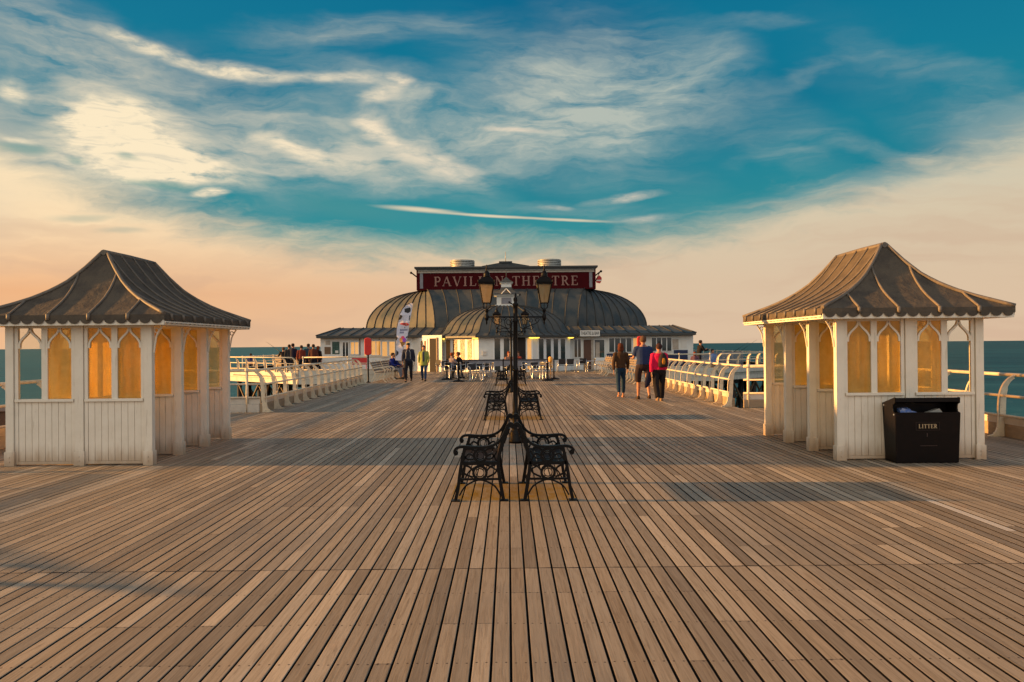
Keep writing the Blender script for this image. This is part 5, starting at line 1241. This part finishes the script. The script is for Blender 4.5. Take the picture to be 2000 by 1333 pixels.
def person(label, loc, rz, H=1.72, pose='stand', top=('coat', (.1, .1, .1)), bottom=('trousers', (.02, .02, .03)), hair=('hair', (.05, .03, .02)), hairlen=0.0, arms=((0, .0), (0, .0)), stride=.0, shorts=False, short_sleeves=False,
           fat=1.0, cap=None, hat=None, shoes=('shoe', (.02, .02, .02)), coat_len=0.0, lean=0.0, vox=.016, open_coat=None, look=0.0, flare=0.0, bare_feet=False, group=None):
    """faces -y in its own frame; arms: (forward angle, bend) per side in radians"""
    k = H / 1.75
    root = thing('person', label, 'person', loc, rz, group)
    V = lambda x, y, z: Vector((x, y, z))
    sit = pose == 'sit'
    hz = .50 if sit else .92
    def tor(p):                                         # lean the upper body about the hips
        p = Vector(p); q_ = p.z - hz
        if q_ <= 0: return p
        return V(p.x, p.y - math.sin(lean) * q_, hz + math.cos(lean) * q_)
    up = hz - .92
    T_ = [tor((0, 0, .86 + up)), tor((0, .005, .95 + up)), tor((0, .01, 1.08 + up)), tor((0, .0, 1.22 + up)), tor((0, .0, 1.36 + up)), tor((0, .01, 1.45 + up)), tor((0, .01, 1.50 + up))]
    TR = [(.155, .11), (.165, .115), (.145, .10), (.155, .108), (.170, .108), (.115, .085), (.062, .055)]
    def torso(mb, i0, i1, g):
        mb.rings([ell(T_[i], (TR[i][0] * fat + g), (TR[i][1] * fat + g)) for i in range(i0, i1 + 1)])
    # legs
    legs = []
    for sx, ph in ((-1, 1), (1, -1)):
        hip = V(sx * .09 * fat, 0, hz - .02)
        if sit: kn = V(sx * .12, -.44, .50); an = V(sx * .12, -.50 - .04 * ph, .09)
        else:
            a = stride * ph; kn = hip + V(sx * .01, -math.sin(a) * .43 - (.03 if abs(a) > .05 else 0.01), -math.cos(a) * .43)
            b = a * (.9 if ph * stride > 0 else 1.0) - (.28 if a < -.1 else 0); an = kn + V(0, -math.sin(b) * .42 * (1 if a > 0 else 1), -math.cos(b) * .42)
        legs.append((hip, kn, an, sx))
    low = min(l[2].z for l in legs); dz = .085 - low
    if not sit:
        legs = [(h_ + V(0, 0, dz), kn + V(0, 0, dz), an + V(0, 0, dz), sx) for h_, kn, an, sx in legs]; T_ = [t + V(0, 0, dz) for t in T_]
    armsP = []
    for (fa, bd), sx in zip(arms, (-1, 1)):
        sh = V(sx * .185 * (.6 + .4 * fat), T_[5].y, T_[4].z + .045)
        out_ = .20
        d1 = V(sx * math.sin(out_), -math.sin(fa) * math.cos(out_), -math.cos(fa) * math.cos(out_)); elb = sh + d1 * .29
        f2 = fa + bd; d2 = V(-sx * .10 * (1 if bd > .6 else -.1), -math.sin(f2), -math.cos(f2)).normalized(); wr = elb + d2 * .25
        armsP.append((sh, elb, wr, d2, sx))
    nb = T_[6]; hd = nb + V(0, -.02 - math.sin(lean) * .05, .128)
    K = lambda mb: setattr(mb, 'v', [v * k for v in mb.v])
    b = MB(); torso(b, 0, 6, 0)
    limb(b, [nb - V(0, 0, .05), nb + V(0, -.005, .04), hd - V(0, -.01, .06)], [.062, .052, .055])
    b.ball(hd, .080, .099, .115, n=16, m=12); b.ball(hd + V(0, -.035, -.055), .052, .055, .055, n=10, m=8)
    b.tube([hd + V(0, -.085, .015), hd + V(0, -.112, -.022)], [.011, .017], 8)                     # nose
    b.ball(hd + V(0, -.094, -.058), .022, .012, .008, n=8, m=6)                                       # mouth
    for sx in (-1, 1): b.ball(hd + V(sx * .079, .008, -.01), .014, .022, .032, n=8, m=6)              # ears
    for hip, kn, an, sx in legs:
        limb(b, [hip, hip.lerp(kn, .5), kn, kn.lerp(an, .35), an], [.085 * fat, .075 * fat, .055, .055, .036])
        b.tube([an + V(0, .05, -.05), an + V(0, -.02, -.045), an + V(0, -.13, -.062)], [.034, .038, .028], 8)
    for sh, elb, wr, d2, sx in armsP: limb(b, [sh - V(sx * .05, 0, 0), sh, sh.lerp(elb, .5), elb, elb.lerp(wr, .3), wr], [.06, .056, .047, .040, .040, .026])
    K(b); me = remeshed(b, vox)
    hm = MB()
    for sh, elb, wr, d2, sx in armsP:                                                                  # hands with five fingers
        side = V(0, -1, 0) if abs(d2.z) > .5 else V(sx, 0, 0); side = (side - d2 * side.dot(d2)).normalized(); nrm = d2.cross(side)
        palm = wr + d2 * .05
        hm.obox(palm, d2 * .048, side * .038, nrm * .013)
        for q_, ln in zip((-.028, -.010, .009, .027), (.062, .072, .068, .052)):
            r0 = palm + d2 * .046 + side * q_; hm.tube([r0, r0 + d2 * ln * .5 + nrm * sx * .006, r0 + d2 * ln * .95 + nrm * sx * .022], [.0095, .0088, .007], 6)
        r0 = palm - d2 * .02 + side * .036; hm.tube([r0, r0 + side * .022 + d2 * .03, r0 + side * .026 + d2 * .062], [.012, .010, .008], 6)
    K(hm); bm = bmesh.new(); bm.from_mesh(me); vs = [bm.verts.new(v) for v in hm.v]
    for f_ in hm.f:
        try: bm.faces.new([vs[i] for i in f_])
        except ValueError: pass
    me2 = bpy.data.meshes.new('body'); bm.to_mesh(me2); bm.free(); me2.materials.append(M['skin'])
    me2.polygons.foreach_set('use_smooth', [True] * len(me2.polygons))
    ob = bpy.data.objects.new('body', me2); C.objects.link(ob); ob.parent = root
    def garment(mb, name, mk, v_=vox):
        K(mb); me = remeshed(mb, v_, 2); me.name = name; me.materials.append(M[mk]); me.polygons.foreach_set('use_smooth', [True] * len(me.polygons))
        o = bpy.data.objects.new(name, me); C.objects.link(o); o.parent = root; return o
    # trousers
    g_ = MB(); torso(g_, 0, 1, .014); 
    g_.ball(T_[0], .16 * fat, .115 * fat, .09, n=12, m=8)
    for hip, kn, an, sx in legs:
        if shorts: e = kn.lerp(an, .02); o_ = V(sx * .03, 0, 0); limb(g_, [hip, hip.lerp(kn, .5) + o_, e + o_ * .6], [.088 * fat, .080 * fat, .074], .012)
        else: limb(g_, [hip, hip.lerp(kn, .5), kn, kn.lerp(an, .4), an + V(0, 0, .01 if not bare_feet else .06)], [.087 * fat, .077 * fat, .058 + flare, .056 + flare, .040 + flare * 1.3], .014)
    garment(g_, 'shorts' if shorts else 'trousers', cloth(*bottom))
    # top
    g_ = MB(); torso(g_, 1, 5, .026)
    if coat_len: g_.rings([ell(T_[1] - V(0, 0, coat_len), .175 * fat + .05, .12 * fat + .05), ell(T_[1], .165 * fat + .03, .115 * fat + .03)])
    for sh, elb, wr, d2, sx in armsP:
        if short_sleeves: limb(g_, [sh - V(sx * .05, 0, 0), sh, elb.lerp(sh, .25)], [.062, .060, .056], .016)
        else: limb(g_, [sh - V(sx * .05, 0, 0), sh, sh.lerp(elb, .5), elb, wr - d2 * .01], [.062, .058, .050, .045, .034], .018)
    limb(g_, [T_[6] - V(0, 0, .04), T_[6] + V(0, .006, .01)], [.085, .062], .004)
    tp = garment(g_, 'jacket' if not short_sleeves else 'shirt', cloth(*top))
    if open_coat:
        g_ = MB(); g_.rings([ell(T_[i] + V(0, -TR[i][1] * fat - .020, 0), .055, .018, 10) for i in range(1, 6)]); K(g_); o = g_.build('blouse', cloth(*open_coat), root)
    # hair
    g_ = MB()
    g_.rings([[(hd.x + .092 * rr * math.cos(a), hd.y + .022 + .103 * rr * math.sin(a), hd.z + zz) for a in [2 * PI * q_ / 14 for q_ in range(14)]] for rr, zz in ((.80, -.045), (.95, -.01), (1.0, .04), (.90, .085), (.60, .118), (.2, .13))])
    g_.ball(hd + V(0, .0, .075), .080, .088, .052, n=12, m=8)
    if hairlen: g_.rings([ell(hd + V(0, .06, -.045 - hairlen), .055, .03), ell(hd + V(0, .06, -.03 - hairlen * .6), .100, .045), ell(hd + V(0, .045, -.05), .102, .06), ell(hd + V(0, .035, .03), .085, .075)])
    K(g_); hb = MB(); hb.v, hb.f, hb.mi, hb.sm = g_.v, g_.f, g_.mi, g_.sm
    if not cap and not hat or hairlen: hb.build('hair', cloth(*hair), root)
    if not (hairlen and rz == 0 and False):
        e = MB()
        for sx in (-1, 1): e.ball(hd + V(sx * .030, -.089, .012), .0095, .006, .006, n=8, m=6)
        K(e); e.build('eye', cloth('eye_dark', (.03, .02, .015)), root)
    if cap:
        g_ = MB(); g_.ball(hd + V(0, .004, .045), .088, .104, .085, n=14, m=8); g_.prism([(-.075, -.07), (-.06, -.165), (0, -.185), (.06, -.165), (.075, -.07)], lambda u, v, w_: (hd.x + u, hd.y + v, hd.z + w_), .045, .058); K(g_); g_.build('cap', cloth(*cap), root)
    if hat:
        g_ = MB(); g_.ball(hd + V(0, .01, .045), .098, .11, .09, n=14, m=8); K(g_); g_.build('hat', cloth(*hat), root)
    for hip, kn, an, sx in legs:
        g_ = MB(); c_ = an + V(0, 0, -.045)
        g_.rings([[(c_.x + xx * w_, c_.y + yy, c_.z - .040 + (zz if xx > -9 else 0)) for xx, zz in ((-1, 0), (1, 0), (1, h_ * .6), (.5, h_), (-.5, h_), (-1, h_ * .6))] for yy, w_, h_ in ((.075, .030, .07), (.03, .040, .10), (-.05, .044, .075), (-.12, .046, .055), (-.175, .030, .035))], smooth=False)
        K(g_); g_.build('shoe', cloth(*shoes), root, bevel=.006)
    return root, [v * k for v in (T_[4], T_[1])], [tuple(q_ * k if isinstance(q_, Vector) else q_ for q_ in a_) for a_ in armsP]
dkh = ('hair_dark', (.035, .02, .015)); brn = ('hair_brown', (.09, .04, .02)); gry = ('hair_grey', (.30, .27, .24)); red = ('hair_auburn', (.20, .045, .015))
# the couple walking towards the camera
g = G(798, 746.5)
pr, tt, aa = person('man in a dark cap and grey and black jacket walking towards the viewer', (g.x, g.y, 0), .05, 1.76, top=('jacket_dark', (.025, .028, .045)), bottom=('trousers_black', (.012, .013, .02)), cap=('cap_dark', (.02, .025, .025)), arms=((.25, .15), (-.25, .2)), stride=.2, fat=1.1)
m = MB()
for sx in (-1, 1): m.tube([(sx * .05, -.140, 1.44), (sx * .10, -.155, 1.33), (sx * .095, -.152, 1.18), (sx * .11, -.155, 1.04)], .017, 8)
m.build('grey_panel', cloth('cloth_grey', (.28, .27, .27)), pr)
g = G(828, 744.5)
person('woman in an open lime green coat walking beside the man in the cap', (g.x, g.y, 0), -.05, 1.63, top=('coat_lime', (.27, .31, .075)), bottom=('jeans_blue', (.02, .05, .12)), hair=dkh, arms=((-.15, .2), (.2, .15)), stride=-.17, coat_len=.20, open_coat=('blouse_slate', (.05, .06, .09)))
# the three walking away on the right
g = G(1213, 777)
person('woman with auburn hair in a brown leather jacket and tight jeans walking away', (g.x, g.y, 0), PI - .05, 1.66, top=('leather_brown', (.060, .032, .016)), bottom=('jeans_teal', (.012, .034, .07)), hair=('hair_copper', (.10, .028, .012)), hairlen=.11, arms=((.25, .25), (-.3, .15)), stride=.24, fat=.9, shoes=('sandal_skin', (.40, .20, .11)), bare_feet=True)
g = G(1257, 780.5)
person('tall man in a checked blue shirt and dark shorts walking away', (g.x, g.y, 0), PI + .06, 1.86, top=('shirt_blue', (.018, .035, .10)), bottom=('shorts_dark', (.03, .02, .022)), hair=('hair_short', (.10, .055, .035)), arms=((.3, .9), (.35, 1.2)), stride=-.18, shorts=True, short_sleeves=True, fat=1.12, shoes=('sandal_brown', (.05, .03, .02)))
g = G(1288, 784.5)
pr, tt, aa = person('woman in a bright pink jacket with a backpack walking away', (g.x, g.y, 0), PI + .08, 1.64, top=('jacket_pink', (.62, .012, .07)), bottom=('trousers_wide', (.012, .010, .012)), hair=('hair_dark_red', (.045, .02, .02)), arms=((.35, .35), (-.2, .2)), stride=.22, fat=1.18, flare=.022, shoes=('shoe_tan', (.22, .14, .08)))
m = MB(); m.rings([ell((0, .20, z_), rx, ry, 12) for z_, rx, ry in ((.98, .10, .05), (1.02, .14, .085), (1.18, .135, .085), (1.32, .09, .06), (1.38, .04, .03))])
bp = m.build('backpack', cloth('pack_dark', (.03, .022, .02)), None); tag(bp, 'dark backpack with orange pocket worn by the woman in pink', 'backpack')
bp.location = (g.x - .05 * math.cos(.08), g.y, 0); bp.rotation_euler = (0, 0, PI + .08); bp.location = (g.x + .06, g.y, 0)
m = MB(); m.rings([ell((.0, .278, z_), rx, .012, 10) for z_, rx in ((1.06, .03), (1.12, .05), (1.24, .03))]); m.build('pocket', cloth('pack_orange', (.45, .18, .02)), bp)
m = MB(); m.rings([ell((x_, .0, z_), rx, .035, 10) for z_, rx, x_ in ((.84, .04, .0), (.74, .07, -.01), (.60, .09, -.03), (.47, .07, -.06), (.40, .03, -.09))])
o = m.build('folded_coat', cloth('coat_navy', (.012, .012, .03)), None); o.location = (g.x - .30, g.y - .05, 0); tag(o, 'dark coat hanging from the hand of the woman in pink', 'coat')
# people on the left benches
g = (-5.80, 41.0)
person('seated man in a bright blue jacket on the left slatted bench', (-5.80, 40.7, 0), PI / 2 - .35, 1.72, pose='sit', top=('jacket_blue', (.01, .02, .16)), bottom=('trousers_light', (.20, .20, .22)), hair=dkh, arms=((.5, .9), (.5, .9)), lean=.10, fat=1.1, vox=.022)
person('seated person with fair hair leaning beside the man in blue', (-5.80, 41.5, 0), PI / 2 - .2, 1.62, pose='sit', top=('top_navy', (.02, .03, .12)), bottom=('shorts_white', (.35, .36, .38)), hair=('hair_fair', (.40, .25, .10)), arms=((.4, .8), (.5, .8)), lean=.15, vox=.022, shorts=True)
person('seated woman in a cream cardigan at the end of the left bench', (-5.80, 42.3, 0), PI / 2 - .2, 1.62, pose='sit', top=('cardigan_cream', (.35, .27, .18)), bottom=('trousers_brown', (.06, .035, .025)), hair=dkh, arms=((.4, .8), (.5, .8)), lean=.05, vox=.024)
# group on the left of the pier head
GL = 'onlookers on the left of the pier head'
for px, pyt, lb, H, top, hr, kw in (
    (553, 677, 'person in dark clothes leaning on the rail, leftmost of the group on the pier head', 1.65, ('coat_black', (.012, .01, .012)), brn, dict(lean=.45, arms=((.9, .5), (.9, .5)))),
    (563, 674.5, 'man with bare neck between the leaning figure and the man in navy', 1.72, ('top_charcoal', (.03, .028, .03)), dkh, {}),
    (571, 672.5, 'man in navy with one elbow raised, in the left pier head group', 1.80, ('coat_navy', (.012, .012, .03)), dkh, dict(arms=((.1, .2), (1.0, 1.3)))),
    (590, 676, 'child in a dark red top with a backpack in the left pier head group', 1.62, ('top_darkred', (.16, .03, .02)), dkh, {}),
    (603, 673, 'tall man in a slate blue waistcoat in the left pier head group', 1.78, ('top_slate', (.03, .055, .08)), dkh, dict(fat=1.15)),
    (614.5, 674, 'man in a brown top half hidden behind the man in slate blue', 1.74, ('top_brown', (.09, .03, .02)), dkh, {}),
    (621, 677.5, 'woman with brown hair in a dark coat, rightmost of the left pier head group', 1.64, ('coat_darkbrown', (.03, .015, .012)), red, dict(hairlen=.10))):
    Y_ = H * F / ((H - 1.65) * F / 47 + 1) if False else 47.2
    zt = at(px, pyt, Y_).z; x_ = at(px, 700, Y_).x
    person(lb, (x_, Y_ + random.uniform(-.3, .3), 0), PI + random.uniform(-.5, .5), zt * 1.0 / 1.0 if .8 < zt < 2 and not kw.get('lean') else H, top=top, bottom=('trousers_black', (.012, .013, .02)), hair=hr, vox=.026, group=GL, **kw)
x_ = at(490, 700, 56).x
person('seated person with dark hair on the far left of the pier head', (x_, 56, 0), PI, 1.6, pose='sit', top=('top_navy', (.02, .03, .12)), hair=dkh, vox=.03)
m = MB(); m.box(-.6, .6, .0, .42, .40, .44); m.box(-.5, -.42, .05, .4, 0, .40); m.box(.42, .5, .05, .4, 0, .40)
o = m.build('plain_bench', 'wood', None); o.location = (x_, 55.9, 0); tag(o, 'plain wooden bench under the seated person on the far left of the pier head', 'bench')
# right of the pier head
x_ = at(1365, 700, 46.6).x
person('man in black with bent head standing behind the right railing', (x_, 46.6, 0), PI / 2 + .3, 1.80, top=('coat_black', (.012, .01, .012)), hair=dkh, lean=.18, arms=((.6, 1.2), (.6, 1.2)), vox=.026)
x_ = at(1357, 700, 46.2).x
person('woman with brown hair seated low beside the man in black', (x_, 46.2, 0), PI - .3, 1.55, pose='sit', top=('top_mauve', (.12, .06, .09)), hair=red, hairlen=.1, vox=.028)
m = MB(); m.box(-.3, .3, -.2, .25, .36, .42); m.box(-.25, .25, -.15, .2, 0, .36); o = m.build('bollard_seat', 'stone', None); o.location = (x_, 46.2, 0); tag(o, 'low seat under the woman beside the man in black', 'seat')
x_ = at(1392, 700, 46.5).x
person('man in a light blue shirt seated behind the right railing', (x_, 46.5, 0), .3, 1.72, pose='sit', top=('shirt_lightblue', (.12, .20, .42)), bottom=('trousers_navy', (.02, .03, .08)), hair=dkh, vox=.026)
m = MB(); m.box(-.3, .3, -.25, .2, .36, .42); m.box(-.25, .25, -.2, .15, 0, .36); o = m.build('bollard_seat', 'stone', None); o.location = (x_, 46.5, 0); tag(o, 'low seat under the man in the light blue shirt', 'seat')
# at the cafe
for px, lb, top, hr, rz_, kw in ((883, 'person in a grey top seated at the cafe, facing the man in dark clothes', ('top_greypink', (.22, .17, .18)), red, PI / 2 + .6, {}), (903, 'man in dark clothes bending over the cafe table', ('coat_black', (.012, .01, .012)), brn, -PI / 2 - .2, dict(lean=.35)),
                                 (994, 'person with reddish face seated behind the lamp post', ('top_tan', (.30, .15, .10)), red, .4, {}), (1012, 'person in dark red seated just behind the lamp post, right of it', ('top_darkred', (.16, .03, .02)), brn, -.6, {})):
    yy = {883: 41.0, 903: 41.2, 994: 44.2, 1012: 44.4}[px]; x_ = at(px, 700, yy).x
    person(lb, (x_, yy, 0), rz_, 1.70 if px != 903 else 1.78, pose='sit', top=top, hair=hr, arms=((.6, .9), (.6, .9)), vox=.026, **kw)
    ch = copy_thing(c0, (x_ , yy, 0), rz_, 'cafe chair under the ' + {883: 'person in the grey top', 903: 'man bending over the table', 994: 'person seated left of the lamp post', 1012: 'person in dark red behind the counter'}[px])
# figure seen through the amber glass of the left shelter
person('person in a red jacket seated inside the left shelter, blurred by amber glass', (-6.42, 12.95, 0), -PI / 2, 1.66, pose='sit', top=('jacket_red', (.5, .03, .01)), hair=dkh, vox=.022)
# fishing rods resting on the far rails
for lb, a, b in (('thin fishing rod leaning out from the left pier head group', at(551, 690, 48), at(520, 668, 52)), ('thin fishing rod rising over the right railing', at(1430, 690, 56), at(1462, 668, 60)), ('second thin fishing rod over the right railing, slightly farther right', at(1438, 692, 56), at(1478, 664, 60))):
    m = MB(); m.tube([a, b], [.018, .006], 5); o = m.build('fishing_rod', 'iron', None); tag(o, lb, 'fishing rod', 'fishing rods over the rails')
